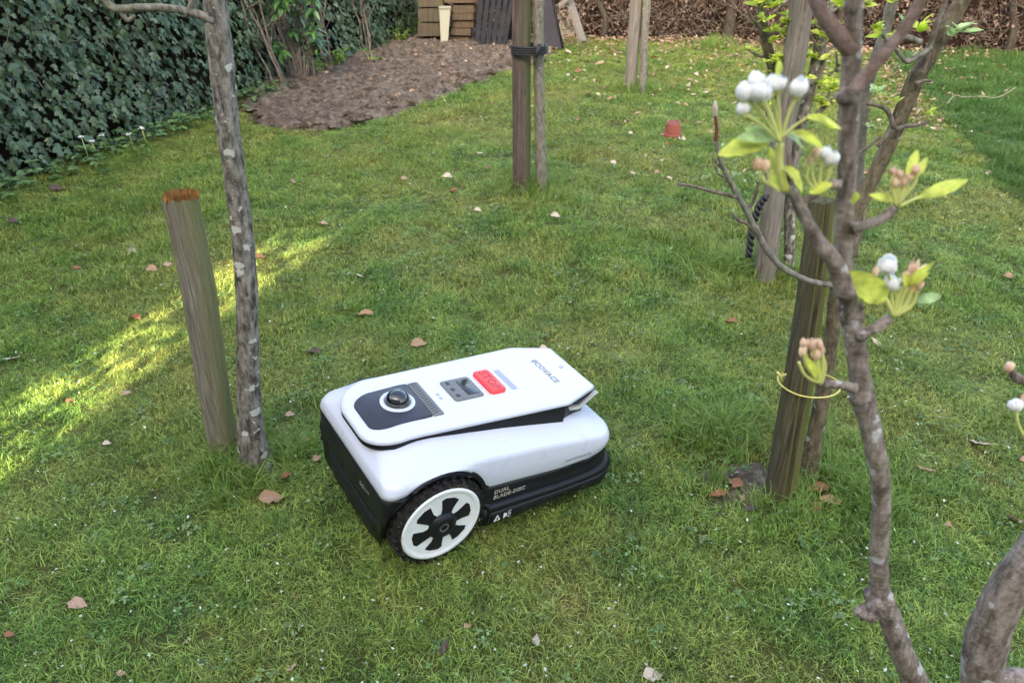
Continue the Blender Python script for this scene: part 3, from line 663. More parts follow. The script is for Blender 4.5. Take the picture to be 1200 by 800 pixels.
M['strap'] = plain('black_strap', (0.015, 0.015, 0.017), .6); M['tie'] = plain('yellow_twine', (0.62, 0.55, 0.16), .7)
M['moss'] = leafy('rusty_moss', [(0.24, 0.10, 0.025), (0.40, 0.18, 0.04), (0.16, 0.11, 0.04)], .9, 0)
M['young_leaf'] = leafy('young_leaves', [(0.50, 0.66, 0.06), (0.62, 0.74, 0.09), (0.70, 0.74, 0.14), (0.40, 0.60, 0.10)], .45, .4)
M['pale_leaf'] = leafy('pale_young_leaves', [(0.42, 0.60, 0.24), (0.52, 0.66, 0.32)], .5, .35)
M['pear_leaf'] = leafy('pear_leaves', [(0.80, 0.78, 0.10), (0.60, 0.70, 0.14)], .4, .45, scale=60)
M['pear_leaf_g'] = leafy('green_pear_leaves', [(0.46, 0.60, 0.26), (0.38, 0.56, 0.20)], .4, .35, scale=60)
def petal_mat(name, c1, c2):
    m, t, b = mat(name); c = ramp(t, noise(t, objco(t), 70, 3), [(.35, c1), (.65, c2)]); t.links.new(c, b.inputs['Base Color']); b.inputs['Roughness'].default_value = .6; b.inputs['Specular IOR Level'].default_value = .2
    tr = t.nodes.new('ShaderNodeBsdfTranslucent'); t.links.new(c, tr.inputs[0]); ms = t.nodes.new('ShaderNodeMixShader'); ms.inputs[0].default_value = .35
    t.links.new(b.outputs[0], ms.inputs[1]); t.links.new(tr.outputs[0], ms.inputs[2]); t.links.new(ms.outputs[0], t.nodes['Material Output'].inputs[0]); return m
M['petal'] = petal_mat('white_petals', (0.95, 0.94, 0.90), (0.92, 0.90, 0.86))
M['petal_tan'] = petal_mat('tan_buds', (0.80, 0.50, 0.36), (0.90, 0.74, 0.52))
M['pedicel'] = plain('green_stalks', (0.55, 0.58, 0.18), .5)

def stake(name, label, pts, y, m, seg=28, group=None, taper=None, flat=False, crack=False, cat='stake'):
    P = []; R = []
    for (px_, py_, w_) in pts: P.append(aty(px_, py_, y)); R.append(w_*depth_y(px_, py_, y)/F/2)
    d = P[0]-P[1]; d /= np.linalg.norm(d); P[0] = P[0]+d*.06
    base = (P[0][0], P[0][1], 0); t_ = thing(name, label, cat, base, group); mb = MB(base)
    n = 26; Q = []; RR = []
    for i in range(n+1):
        f = i/n*(len(P)-1); k = min(int(f), len(P)-2); f -= k; Q.append(P[k]*(1-f)+P[k+1]*f); RR.append(R[k]*(1-f)+R[k+1]*f)
    V0 = len(mb.v); mb.tube(Q, RR, seg=seg, cap=True)
    rs = random.Random(len(label)); prof = [1+rs.uniform(-.045, .045) for _ in range(seg)]
    ck = rs.randrange(seg)
    for i in range(n+1):
        for k in range(seg):
            f = prof[k]+mnoise.noise(Vector((k*3.1, i*.25, 1)))*.04
            if crack and k in (ck, (ck+9) % seg): f *= .84
            mb.v[V0+i*seg+k] = Q[i]+(mb.v[V0+i*seg+k]-Q[i])*f
    # ragged sawn top
    for k in range(seg): mb.v[V0+n*seg+k] = mb.v[V0+n*seg+k]+np.array([0, 0, rs.uniform(-.006, .008)])
    o = mb.build('post', m, t_, True); o.modifiers.new('e', 'EDGE_SPLIT').split_angle = math.radians(62)
    return t_, base, P, R
# left stake with a cap of rusty moss
t1, b1, P1, R1 = stake('wooden_stake', 'short weathered wooden stake with rusty moss on top beside the left tree', [(265, 534, 33), (250, 450, 35), (232, 330, 38), (212, 231, 40)], 1.88, M['stake_l'], crack=True)
mb = MB(b1); tp = P1[-1]; rr = R1[-1]
for i in range(1100):
    a = random.uniform(0, 6.28); d = rr*1.02*math.sqrt(random.random()); x = tp[0]+d*math.cos(a); y = tp[1]+d*math.sin(a); z = tp[2]+.002
    if d > rr*.8: z -= random.uniform(0, .008)
    h = random.uniform(.004, .018); c, s_ = math.cos(a*7)*.0016, math.sin(a*7)*.0016; mb.add([(x-c, y-s_, z), (x+c, y+s_, z), (x+random.gauss(0, .003), y+random.gauss(0, .003), z+h)], [(0, 1, 2)])
o = mb.build('moss', M['moss'], t1, False, 'stuff')
stake('wooden_stake', 'dark reddish wooden stake tied to the slim grey tree in the middle', [(611, 226, 20), (611, 120, 21), (611, 0, 22), (610, -150, 24)], 4.45, M['stake_m'], crack=True)
stake('wooden_stake', 'pale grey wooden stake beside the farthest young tree before the beech hedge', [(738, 107, 13), (746, 0, 15), (751, -70, 15)], 7.4, M['stake_f'])
tr_, br_, PR_, RR_ = stake('wooden_stake', 'thick dark greenish wooden stake with yellow twine behind the blossoming pear', [(913, 584, 36), (932, 470, 34), (950, 350, 32), (963, 236, 30)], 1.69, M['stake_r'], crack=True)
stake('wooden_stake', 'pale grey wooden stake with black rope tie behind the pear blossom', [(895, 332, 24), (907, 230, 24), (918, 150, 25), (932, 60, 26), (942, -10, 26), (950, -80, 27)], 3.18, M['stake_f'])

# leaves -----------------------------------------------------------------------------------------
def leaf_geo(L, W, fold=.25, curl=.3, n=4, tip=1.0):
    """a pointed leaf along +X, folded on its midrib and curled down"""
    V_ = []; F_ = []
    for i in range(n+1):
        t_ = i/n; w_ = W/2*math.sin(math.pi*min(t_**.8*1.0, 1))**.75 if 0 < i < n else 0; x = L*t_; z = -curl*L*t_*t_
        V_ += [(x, -w_, z+fold*w_), (x, 0, z), (x, w_, z+fold*w_)]
    for i in range(n):
        a = i*3; F_ += [(a, a+3, a+4, a+1), (a+1, a+4, a+5, a+2)]
    return V_, F_
def orient(d, roll=0.0):
    d = Vector(d).normalized(); q = d.to_track_quat('X', 'Z'); return q.to_matrix() @ Matrix.Rotation(roll, 3, 'X')
def add_leaf(mb, p, d, L, W, roll=0, fold=.3, curl=.25, n=4):
    V_, F_ = leaf_geo(L, W, fold, curl, n); R_ = orient(d, roll); mb.add([np.array(p)+np.array(R_ @ Vector(v)) for v in V_], F_)
def sprig(mb, p, n, L, spread=1.0, up=.6):
    for i in range(int(n*1.5)):
        a = random.uniform(0, 6.28); d = (math.cos(a)*spread, math.sin(a)*spread, random.uniform(.1, 1)*up); add_leaf(mb, np.array(p)+np.array([random.gauss(0, L*.15) for _ in range(3)]), d, L*random.uniform(.6, 1.2), L*.55*random.uniform(.7, 1.2), random.uniform(-1, 1), .35, random.uniform(0, .4))
class Tree:
    def __init__(s, name, label, base, m, cat='tree', group=None):
        s.base = tuple(map(float, base)); s.t = thing(name, label, cat, s.base, group); s.m = m; s.k = 0
    def trunk(s, pts, y=None, top=None, name='trunk', m=None, seg=16, bumpy=.12, sub=6):
        mb = MB(s.base); s.k += 1; P, R = pxtube(mb, pts, y, seg, bumpy, sub, s.k*3.3, top); mb.build(name, m or s.m, s.t); return P, R
    def wood(s, P, R, name='branch', m=None, seg=8, bumpy=.12, sub=4):
        mb = MB(s.base); mb.tube(P, R, seg, True, bumpy, sub, len(P)); return mb.build(name, m or s.m, s.t)
    def crown(s, root, n=7, L=.5, up=.6, leafmat='young_leaf', leaves=4, lr=.02, r0=.008, seed=1):
        rs = random.Random(seed); mb = MB(s.base); ml = MB(s.base)
        for i in range(n):
            a = rs.uniform(0, 6.28); q = np.array(root)+np.array([0, 0, rs.uniform(-.25, .1)]); P = [q]
            d = np.array([math.cos(a), math.sin(a), up*rs.uniform(.6, 2)]); d /= np.linalg.norm(d)
            for k in range(5): q = q+d*L/5+np.array([rs.gauss(0, L*.03) for _ in range(3)]); P.append(q); d = d+np.array([0, 0, .12])
            mb.tube(P, [r0*(1-.15*k) for k in range(6)], 6, True, .1, 3, i)
            for k in range(2, 6):
                for _ in range(leaves): ml.v and None; sprig(ml, P[k], 2, lr)
        mb.build('branch', M['twig'], s.t, kind='stuff'); ml.build('crown', M[leafmat], s.t, False, 'stuff')
# left fruit tree
T = Tree('fruit_tree', 'leaning fruit tree trunk with white lichen patches behind the short left stake', at(300, 545), M['bark_l'])
P, R = T.trunk([(302, 560, 44), (300, 545, 38), (294, 505, 30), (291, 440, 26), (290, 380, 25), (287, 310, 25), (280, 240, 25), (270, 170, 26), (263, 110, 27), (258, 60, 29), (252, 0, 27), (250, -40, 25)], 1.80, top=[(-.02, .03, .3, .028), (.03, 0, .3, .022)])
for (bp, ws, yy) in [([(252, 26), (235, 18), (205, 11), (170, 9), (142, 11), (130, 8), (122, -2)], [10, 10, 9, 9, 10, 9, 8], 1.78)]:
    T.trunk([(x, y, w_) for (x, y), w_ in zip(bp, ws)], yy, name='branch', m=M['bark_m'], seg=10, bumpy=.22)
T.trunk([(140, 12, 8), (146, 20, 6), (150, 24, 5), (158, 18, 4)], 1.78, name='twig', m=M['bark_m'], seg=8, bumpy=.2); T.trunk([(218, 18, 8), (224, 8, 8), (226, -6, 8)], 1.78, name='twig', m=M['bark_m'], seg=8, bumpy=.2)
T.crown(P[-2], 8, .8, .5, seed=3)
# middle tree
T = Tree('fruit_tree', 'slim straight grey tree strapped to the dark reddish stake', at(634, 222), M['bark_m'])
P, R = T.trunk([(637, 228, 18), (635, 215, 14), (633, 160, 12), (632, 100, 13), (631, 50, 13), (631, 0, 14), (631, -80, 15)], 4.45, top=[(0, 0, .4, .03)]); T.crown(P[-1], 7, .8, .5, seed=4)
# strap
tz = aty(612, 57, 4.45)[2]; mb = MB((.06, 4.45, 0)); xa = aty(600, 57, 4.45)[0]; xb = aty(640, 57, 4.45)[0]
def loop(cx, cy, rx, ry, z, r, n=28, dz=0.0): return [(cx+rx*math.cos(2*math.pi*i/n), cy+ry*math.sin(2*math.pi*i/n), z+dz*math.cos(2*math.pi*i/n)) for i in range(n+1)]
st_ = thing('tree_strap', 'black strap tying the slim middle tree to its stake', 'strap', (.06, 4.45, 0))
for k in range(4): mb.tube(loop((xa+xb)/2, 4.44, (xb-xa)/2+.003, .085, tz+k*.012-.02, .006), [.006]*29, 6, False)
mb.tube([(xa+.13, 4.33, tz-.03), (xa+.15, 4.34, tz+.03), (xa+.15, 4.45, tz)], [.014]*3, 6); mb.build('strap', M['strap'], st_)
# far tree
T = Tree('fruit_tree', 'thin grey young tree beside the pale stake before the beech hedge', at(753, 106), M['bark_m'])
P, R = T.trunk([(752, 109, 11), (753, 95, 9), (755, 50, 9), (758, 0, 10), (760, -60, 9)], 7.35, top=[(0, 0, .4, .03)]); T.crown(P[-1], 7, .8, .5, seed=5)
# tree behind the right stake (E)
T = Tree('fruit_tree', 'forked olive-brown fruit tree beside the thick stake with yellow twine', at(946, 556), M['bark_e'])
T.trunk([(944, 560, 30), (946, 550, 24), (955, 510, 18), (964, 460, 17), (972, 410, 17), (980, 350, 17), (986, 300, 17), (1000, 255, 17), (1025, 205, 17), (1046, 160, 18), (1060, 125, 19), (1076, 88, 20), (1100, 48, 19), (1128, 0, 18), (1150, -40, 17)], 1.79, top=[(.1, .03, .25, .02)], bumpy=.1)
T.trunk([(996, 262, 12), (1003, 225, 12), (1008, 180, 11), (1012, 130, 11), (1020, 90, 12), (1036, 40, 13), (1046, 0, 13), (1052, -40, 12)], 1.85, name='branch', m=M['bark_m'], seg=10)
T.trunk([(1078, 86, 12), (1088, 60, 7), (1097, 32, 6), (1108, 0, 6), (1112, -30, 6)], 1.75, name='branch', m=M['twig'], seg=8)
T.trunk([(1079, 50, 8), (1060, 44, 7), (1045, 52, 6), (1032, 70, 6), (1022, 88, 5)], 1.72, name='branch', m=M['bark_m'], seg=8, bumpy=.25)
T.trunk([(1092, 56, 6), (1076, 66, 6), (1062, 72, 6), (1050, 58, 5), (1034, 40, 5)], 1.72, name='branch', m=M['bark_m'], seg=8, bumpy=.25)
T.trunk([(1048, 150, 6), (1040, 130, 5), (1028, 124, 4), (1016, 121, 4)], 1.75, name='branch', m=M['strap'] if 0 else M['twig'], seg=8)
T.trunk([(1050, 152, 6), (1062, 148, 5), (1076, 147, 4), (1088, 142, 4)], 1.75, name='branch', m=M['twig'], seg=8)
T.trunk([(1028, 172, 5), (1038, 160, 4), (1044, 152, 4)], 1.72, name='twig', m=M['twig'], seg=6)
T.trunk([(1002, 182, 4), (1018, 172, 4), (1032, 160, 4)], 1.74, name='twig', m=M['twig'], seg=6)
T.trunk([(1073, 98, 6), (1082, 95, 4), (1092, 95, 3)], 1.75, name='twig', m=M['twig'], seg=6)
# long low branch reaching left in front of the stakes
bp = [(985, 333, 9), (965, 333, 7), (940, 326, 7), (915, 312, 7), (898, 292, 7), (886, 270, 8), (876, 250, 7), (864, 228, 6), (853, 208, 6), (844, 188, 5), (839, 165, 5)]
T.trunk(bp, 1.55, name='branch', m=M['bark_m'], seg=10, bumpy=.22)
T.trunk([(839, 165, 5), (840, 150, 4), (838, 134, 4)], 1.55, name='shoot', m=M['redtwig'], seg=8, bumpy=.05); T.trunk([(838, 136, 5), (838, 126, 7), (838, 118, 2)], 1.55, name='bud', m=M['bud'], seg=8)
for tw in ([(866, 232, 5), (850, 228, 4), (830, 223, 4), (810, 218, 3), (793, 215, 3)], [(874, 248, 5), (882, 238, 4), (886, 226, 4), (889, 212, 4)], [(890, 278, 5), (878, 264, 4), (866, 258, 4), (858, 250, 3)], [(853, 208, 4), (843, 205, 3), (838, 195, 3)], [(852, 212, 4), (848, 200, 3), (836, 186, 3)]):
    T.trunk(tw, 1.55, name='twig', m=M['twig'], seg=8, bumpy=.2)
for (x, y, n, s_) in [(828, 208, 4, .017), (838, 202, 3, .014), (862, 207, 4, .015), (872, 211, 2, .012), (888, 205, 4, .015), (858, 248, 3, .013), (848, 172, 2, .011)]:
    mb = MB(T.base); sprig(mb, aty(x, y, 1.55), n, s_, .7, 1.2); mb.build('leaf_cluster', M['pale_leaf'], T.t, False)
for (x, y, n, s_, mm) in [(1122, 38, 6, .035, 'pale_leaf'), (1076, 34, 6, .028, 'young_leaf'), (1060, 26, 4, .02, 'pale_leaf'), (1028, 35, 7, .022, 'young_leaf'), (1032, 46, 5, .022, 'young_leaf'), (1048, 44, 3, .018, 'young_leaf'), (1070, 68, 4, .02, 'pale_leaf'), (1088, 134, 4, .018, 'young_leaf'), (1018, 84, 4, .02, 'pale_leaf'), (1022, 108, 4, .024, 'pale_leaf'), (1050, 120, 3, .016, 'young_leaf'), (1018, 150, 4, .018, 'pale_leaf'), (1012, 6, 6, .025, 'young_leaf'), (1046, 2, 5, .025, 'young_leaf'), (986, 4, 6, .028, 'young_leaf')]:
    mb = MB(T.base); sprig(mb, aty(x, y, 1.74), n+1, s_*1.1, .8, 1.0); mb.build('leaf_cluster', M[mm], T.t, False)
# thin brown sucker beside the stake, yellow twine, black rope tie
T2 = Tree('sucker_shoot', 'thin reddish brown shoot between the thick stake and its tree', at(934, 562, 0), M['redtwig'], 'shoot')
T2.trunk([(930, 572, 5), (933, 555, 4), (935, 535, 4), (940, 500, 4), (941, 470, 3), (940, 445, 3)], 1.66, name='stem', bumpy=.05, seg=8)
tw = thing('twine_tie', 'yellow twine looped round the thick dark stake and its tree', 'twine', tuple(aty(950, 452, 1.69)*np.array([1, 1, 0])))
mb = MB(tw.location); q = aty(940, 450, 1.69); x0_ = aty(916, 447, 1.68)[0]; x1_ = aty(982, 455, 1.70)[0]
lp_ = []
for i in range(33):
    a = 2*math.pi*i/32; x = (x0_+x1_)/2+(x1_-x0_)/2*math.cos(a); lp_.append((x, 1.70+.066*math.sin(a), q[2]+.008*abs(math.cos(a))**3*(1 if math.cos(a) < 0 else .4)-.006))
mb.tube(lp_, [.0021]*33, 8, False); mb.tube([aty(917, 447, 1.66), aty(914, 440, 1.65), aty(911, 436, 1.65)], [.002, .003, .004], 6); mb.tube([aty(917, 446, 1.66), aty(921, 438, 1.65), aty(913, 442, 1.65)], [.002, .002, .002], 6)
mb.build('twine', M['tie'], tw)
tw = thing('rope_tie', 'twisted black rope hanging from the pale stake behind the blossom', 'rope', tuple(aty(880, 300, 3.1)*np.array([1, 1, 0])))
mb = MB(tw.location); A = [(898, 230), (890, 240), (885, 255), (881, 270), (879, 288), (877, 303)]
pts = [aty(x, y, 3.08) for x, y in A]; fine = []
for i in range(len(pts)-1):
    for k in range(8): fine.append(pts[i]*(1-k/8)+pts[i+1]*k/8)
for ph in (0, math.pi): mb.tube([p+np.array([math.cos(i*.9+ph)*.009, math.sin(i*.9+ph)*.009, 0]) for i, p in enumerate(fine)], [.009]*len(fine), 6)
mb.build('rope', M['strap'], tw)
# tree F beside the pale stake at the right
T = Tree('fruit_tree', 'lichen-spotted fruit tree with bright young leaves beside the pale rope-tied stake', at(925, 326), M['bark_l'])
P, R = T.trunk([(925, 332, 17), (925, 318, 13), (925, 270, 12), (926, 220, 12), (934, 170, 12), (944, 125, 13), (955, 80, 13), (964, 40, 14), (972, 0, 14), (980, -60, 13)], 3.22, top=[(.05, .02, .35, .02)])
T.trunk([(928, 210, 9), (920, 160, 8), (924, 110, 8), (932, 60, 8), (941, 20, 9), (946, -10, 9)], 3.15, name='branch', m=M['twig'], seg=8)
T.trunk([(926, 190, 11), (914, 130, 12), (908, 90, 12), (898, 50, 12), (893, 20, 11), (896, -20, 10)], 3.3, name='branch', m=M['bark_e'], seg=10)
T.trunk([(900, 40, 5), (888, 30, 4), (878, 15, 3), (874, 0, 3)], 3.25, name='twig', m=M['twig'], seg=6)
T.trunk([(950, 100, 6), (962, 84, 5), (970, 60, 4), (985, 50, 3)], 3.2, name='twig', m=M['twig'], seg=6)
T.trunk([(935, 140, 7), (955, 135, 6), (975, 118, 5), (990, 112, 4)], 3.2, name='twig', m=M['twig'], seg=6)
T.trunk([(1000, 300, 9), (1012, 240, 9), (1006, 200, 8), (1000, 150, 8), (996, 60, 8), (1002, 0, 7)], 3.3, name='branch', m=M['twig'], seg=8)
for (x, y, n, s_) in [(889, 4, 7, .05), (903, 8, 5, .04), (895, 24, 5, .035), (908, 34, 6, .04), (921, 24, 6, .045), (925, 40, 4, .035), (948, 12, 5, .035), (962, 40, 5, .04), (968, 46, 7, .04), (940, 52, 5, .032), (944, 66, 6, .038), (956, 68, 6, .04), (908, 70, 8, .045), (915, 72, 6, .04), (942, 88, 4, .03), (965, 98, 7, .04), (974, 104, 6, .04), (960, 118, 6, .04), (966, 122, 5, .035), (962, 136, 5, .03), (975, 96, 4, .03), (985, 118, 5, .035), (972, 148, 4, .03), (980, 30, 4, .03), (905, 48, 4, .03)]:
    mb = MB(T.base); sprig(mb, aty(x, y, 3.2), n+2, s_*1.15, .9, .8); mb.build('leaf_cluster', M['young_leaf'], T.t, False)
rs_ = random.Random(21)
for i in range(22):
    x, y = rs_.uniform(885, 985), rs_.uniform(-10, 150); yy = 3.2+rs_.uniform(-.15, .15); dx, dy = rs_.uniform(-34, 34), rs_.uniform(-34, -6)
    T.trunk([(x, y, 4), (x+dx*.5, y+dy*.5+rs_.uniform(-4, 4), 3), (x+dx, y+dy, 2.4)], yy, name='twig', m=M['twig'], seg=6, sub=3)
    for f in (.55, 1.0):
        mb = MB(T.base); sprig(mb, aty(x+dx*f, y+dy*f, yy), 3, .032, .9, .8); mb.build('leaf_cluster', M['young_leaf'], T.t, False)
T.crown(P[-1], 7, .8, .5, seed=8)

# ------------------------------------------------------------------ the blossoming pear close to the camera
PY = .60
T = Tree('pear_tree', 'blossoming pear tree with lichen-flecked pinkish bark in the near right foreground', (.66, .60, 0), M['bark_p'])
mb = MB(T.base); P, R = [], []
def PX(x, y, w_, yy=PY): p = aty(x, y, yy); P.append(p); R.append(w_*depth_y(x, y, yy)/F/2)
P.append(np.array([.68, .60, -.05])); R.append(.05); P.append(np.array([.66, .60, .2])); R.append(.042); P.append(np.array([.60, .60, .45])); R.append(.034)
for q in [(1080, 815, 29.6), (1060, 770, 26.9), (1042, 722, 25.5), (1032, 695, 22.8), (1030, 650, 20.2), (1033, 600, 20.2), (1031, 555, 22.2), (1022, 510, 22.8), (1012, 470, 25.9), (1006, 430, 23.5), (1000, 390, 23.5), (993, 350, 22.6), (989, 310, 21.9), (989, 265, 21.1), (992, 215, 21.1), (994, 165, 21.9), (996, 110, 22.6), (999, 60, 21.9), (1001, 30, 17.8), (1004, 0, 17.8), (1006, -40, 17.0)]: PX(*q)
P.append(P[-1]+np.array([.02, .02, .3])); R.append(.005)
mb.tube(P, R, 20, True, .13, 5, 3); mb.build('trunk', M['bark_p'], T.t)
def knot(x, y, w_, yy=PY):
    mb = MB(T.base); r = w_*depth_y(x, y, yy)/F/2; mb.ball(aty(x, y, yy), r, 12, 8, .5); mb.build('knot', M['bark_p'], T.t)
knot(994, 112, 29); knot(979, 217, 15, .585); knot(1008, 462, 27); knot(1030, 700, 31); knot(998, 368, 27)
T.trunk([(1000, 60, 24), (985, 44, 22), (972, 28, 18), (960, 10, 16), (950, -15, 15)], PY, name='branch', m=M['bark_young'], bumpy=.1)
T.trunk([(1000, 108, 18), (1015, 88, 15), (1032, 68, 14), (1052, 44, 14), (1070, 18, 14), (1086, -12, 13)], .58, name='branch', m=M['bark_young'], bumpy=.1)
T.trunk([(992, 345, 24), (978, 308, 20), (960, 283, 16), (945, 258, 15), (935, 238, 13), (925, 222, 14)], .585, name='branch', bumpy=.2)
T.trunk([(936, 240, 9), (948, 232, 8), (958, 228, 9)], .585, name='spur', m=M['bark_young'], bumpy=.15)
T.trunk([(998, 268, 16), (1012, 264, 12), (1030, 258, 11), (1042, 250, 12), (1049, 243, 10)], .59, name='spur', bumpy=.2)
T.trunk([(1004, 395, 18), (1018, 388, 12), (1030, 382, 12), (1044, 372, 11)], .59, name='spur', bumpy=.2)
T.trunk([(1002, 455, 14), (990, 452, 10), (976, 450, 10), (966, 450, 9)], .59, name='spur', bumpy=.2)
T.trunk([(1030, 712, 26), (1018, 718, 20), (1008, 716, 14), (1004, 714, 6)], .59, name='stub', bumpy=.4)
# the second limb at the lower right corner
mb = MB(T.base); P = [np.array([.60, .60, .40])]; R = [.036]
for q in [(1148, 815, 44.3), (1150, 790, 44.3), (1156, 750, 45.7), (1170, 712, 42.8), (1190, 675, 39.9), (1215, 640, 38.3), (1260, 570, 33.9), (1300, 480, 29.5), (1320, 380, 22.1), (1330, 200, 16.2)]: PX(*q, yy=.62)
mb.tube(P, R, 20, True, .1, 5, 8); mb.build('limb', M['bark_p'], T.t)
T.trunk([(1150, 802, 30), (1175, 795, 26), (1200, 795, 24), (1230, 798, 22), (1280, 780, 15)], .62, name='branch', bumpy=.15)
T.trunk([(1310, 420, 16), (1240, 440, 12), (1205, 446, 11), (1190, 441, 11), (1184, 430, 8)], .62, name='spur', bumpy=.2)
mb = MB(T.base); p = aty(1183, 430, .62); mb.ball(p, .0045, 10, 8, .3, (1, 1, 1.3)); mb.build('bud', M['petal_tan'], T.t)
T.trunk([(1305, 560, 8), (1230, 540, 6), (1206, 522, 4)], .62, name='twig', m=M['bark_young'])

def blossom(px, py, rpx, y=.57, mm='petal', petals=5):
    """a half-open blossom: overlapping cupped petals closing over a core"""
    rpx *= 1.02 if mm == 'petal' else 1.0
    c = aty(px, py, y); r = rpx*depth_y(px, py, y)/F; st = (1, 1, 1.0) if mm == 'petal' else (.8, .8, random.uniform(1.1, 1.5))
    ax = Matrix.Rotation(random.uniform(-.5, .5), 3, 'X') @ Matrix.Rotation(random.uniform(-.5, .5), 3, 'Y')
    mb = MB(T.base); mb.ball(c, r*.72, 12, 8, .2, st, ax)
    for k in range(petals):
        a = 2*math.pi*k/petals+random.uniform(-.35, .35); V_ = []; F_ = []; op = random.uniform(.0, .55 if mm == 'petal' else .2); sz = random.uniform(.84, 1.14); hi = random.uniform(.72, 1.0); sh = np.array([random.gauss(0, .10), random.gauss(0, .10), random.gauss(0, .10)])*r
        for i in range(10):
            for j in range(9):
                f = i/9; jj = (j-4)/4; th = math.pi*(.98-hi*f*.93*(1-.10*jj*jj*f)); ph = a+jj*1.05*math.sin(math.pi*min(f+.12, 1)*.86)**.7
                rr = r*sz*(.94+.10*(k % 2)+op*max(0, f-.45)*(1-.4*jj*jj)+.06*math.cos(jj*3)+.045*math.sin(j*2.1+k+i*.8)*f)
                q = np.array([math.sin(th)*math.cos(ph)*st[0], math.sin(th)*math.sin(ph)*st[1], math.cos(th)*st[2]])*rr; V_.append(c+sh+np.array(ax @ Vector(q)))
        for i in range(9):
            for j in range(8): F_.append((i*9+j, i*9+j+1, (i+1)*9+j+1, (i+1)*9+j))
        mb.add(V_, F_)
    return mb.build('blossom', M[mm], T.t), c, r
def stalk(a, b, y=.57, w_=3.2, mid=None, mm='pedicel', name='stalk'):
    mb = MB(T.base); pts = [(a[0], a[1], w_*1.2)]+([(mid[0], mid[1], w_)] if mid else [])+[(b[0], b[1], w_)]
    pxtube(mb, pts, y, 6, .05, 4); mb.build(name, M[mm], T.t)
def pleaf(a, b, wpx, y0=.57, y1=.57, mm='pear_leaf', roll=0.6, curl=.1, fold=.35):
    p = aty(a[0], a[1], y0); q = aty(b[0], b[1], y1); L = np.linalg.norm(q-p); mb = MB(T.base)
    ax = Vector(q-p).normalized(); nz = Vector((random.uniform(-.2, .2), -.75, .65)); nz = (nz-ax*nz.dot(ax)).normalized(); R_ = Matrix((ax, nz.cross(ax), nz)).transposed() @ Matrix.Rotation((roll-.6)*.35, 3, 'X')
    W_ = wpx*depth_y(a[0], a[1], y0)/F; V_ = []; F_ = []; n = 12
    for i in range(n+1):
        t_ = i/n; w_ = W_/2*math.sin(math.pi*t_**.9)**.75 if 0 < i < n else .0002
        for j in range(-3, 4):
            jj = j/3; ed = .06*math.sin(i*2.3+jj*4)*abs(jj); V_.append((L*t_, jj*w_*(1+ed), fold*.6*abs(jj)*w_-curl*L*t_*t_+.04*w_*math.sin(i*1.9+j)*abs(jj)+.03*L*math.sin(t_*5)))
    for i in range(n):
        for j in range(6): k = i*7+j; F_.append((k, k+7, k+8, k+1))
    mb.add([p+np.array(R_ @ Vector(v)) for v in V_], F_); mb.build('leaf', M[mm], T.t)
# main cluster
J = (914, 168); stalk((921, 224), J, w_=10, mid=(913, 196))
for (x, y, r, yy) in [(874, 107, 10, .565), (888, 95, 10, .575), (891, 107, 12, .56), (903, 95, 7, .58), (912, 98, 9, .57), (935, 103, 10, .57), (870, 128, 7, .565)]:
    blossom(x, y, r, yy); stalk(J, (x+(3 if x < 900 else -1), y+r*.8), yy, 3.6, mid=(x*.45+J[0]*.55, y*.5+J[1]*.5))
    mb = MB(T.base); c = aty(x+(1 if x < 900 else -1), y+r*.8, yy); mb.ball(c, .0032, 8, 6, .2, (1, 1, 1.4)); mb.build('calyx', M['pedicel'], T.t)
pleaf((902, 165), (843, 177), 26, .57, .56, roll=1.0); pleaf((908, 164), (876, 148), 20, .57, .565, 'pear_leaf_g', 1.2); pleaf((906, 162), (868, 158), 18, .57, .555, 'pear_leaf_g', .8)
pleaf((925, 155), (968, 170), 24, .57, .555, roll=-.9); pleaf((922, 158), (950, 182), 26, .575, .58, 'pear_leaf_g', -1.1); pleaf((944, 138), (990, 146), 17, .565, .57, roll=-.5)
stalk((918, 160), (944, 139), mid=(928, 150)); pleaf((916, 196), (949, 216), 24, .57, .56, roll=-1.0, curl=.35); pleaf((914, 225), (904, 172), 16, .575, .585, 'pear_leaf', .5); pleaf((913, 70), (912, 92), 8, .58, .58)
for (x, y) in ((888, 192), (897, 194)):
    mb = MB(T.base); mb.ball(aty(x, y, .565), .0038, 10, 8, .2, (1, 1, 1.3)); mb.build('bud', M['petal_tan'], T.t); stalk((910, 222), (x, y+3), .565, 3, mid=(x+6, y+18))
stalk((911, 222), (905, 200), .565, 4, mid=(901, 212))
# second cluster at the trunk
for (x, y, r, mm) in [(966, 178, 8, 'petal'), (975, 186, 8, 'petal'), (955, 179, 6, 'petal_tan'), (950, 188, 5, 'petal_tan')]:
    blossom(x, y, r, .58, mm); stalk((958, 226), (x-1, y+r*.7), .58, 3.4, mid=(x-4, y+22))
pleaf((948, 226), (975, 214), 14, .58, .575, roll=.4); pleaf((1003, 225), (1000, 240), 12, .57, .57, roll=.3)
# right cluster of closed buds
for (x, y, r) in [(1046, 201, 5), (1050, 213, 6), (1054, 204, 5), (1060, 214, 6), (1064, 207, 5), (1073, 199, 6)]:
    blossom(x, y, r, .59, 'petal_tan', 3); stalk((1050, 242), (x, y+4), .59, 3.4, mid=(x-1, y+16))
pleaf((1075, 232), (1138, 209), 16, .59, .60, roll=.9, curl=.05); stalk((1052, 243), (1076, 231), .59, 3.6); pleaf((1050, 236), (1021, 227), 10, .59, .59, roll=.3)
pleaf((1062, 205), (1078, 174), 12, .59, .6, roll=.6); pleaf((1068, 210), (1090, 183), 10, .59, .6, roll=.9); stalk((1052, 242), (1062, 208), .59, 5)
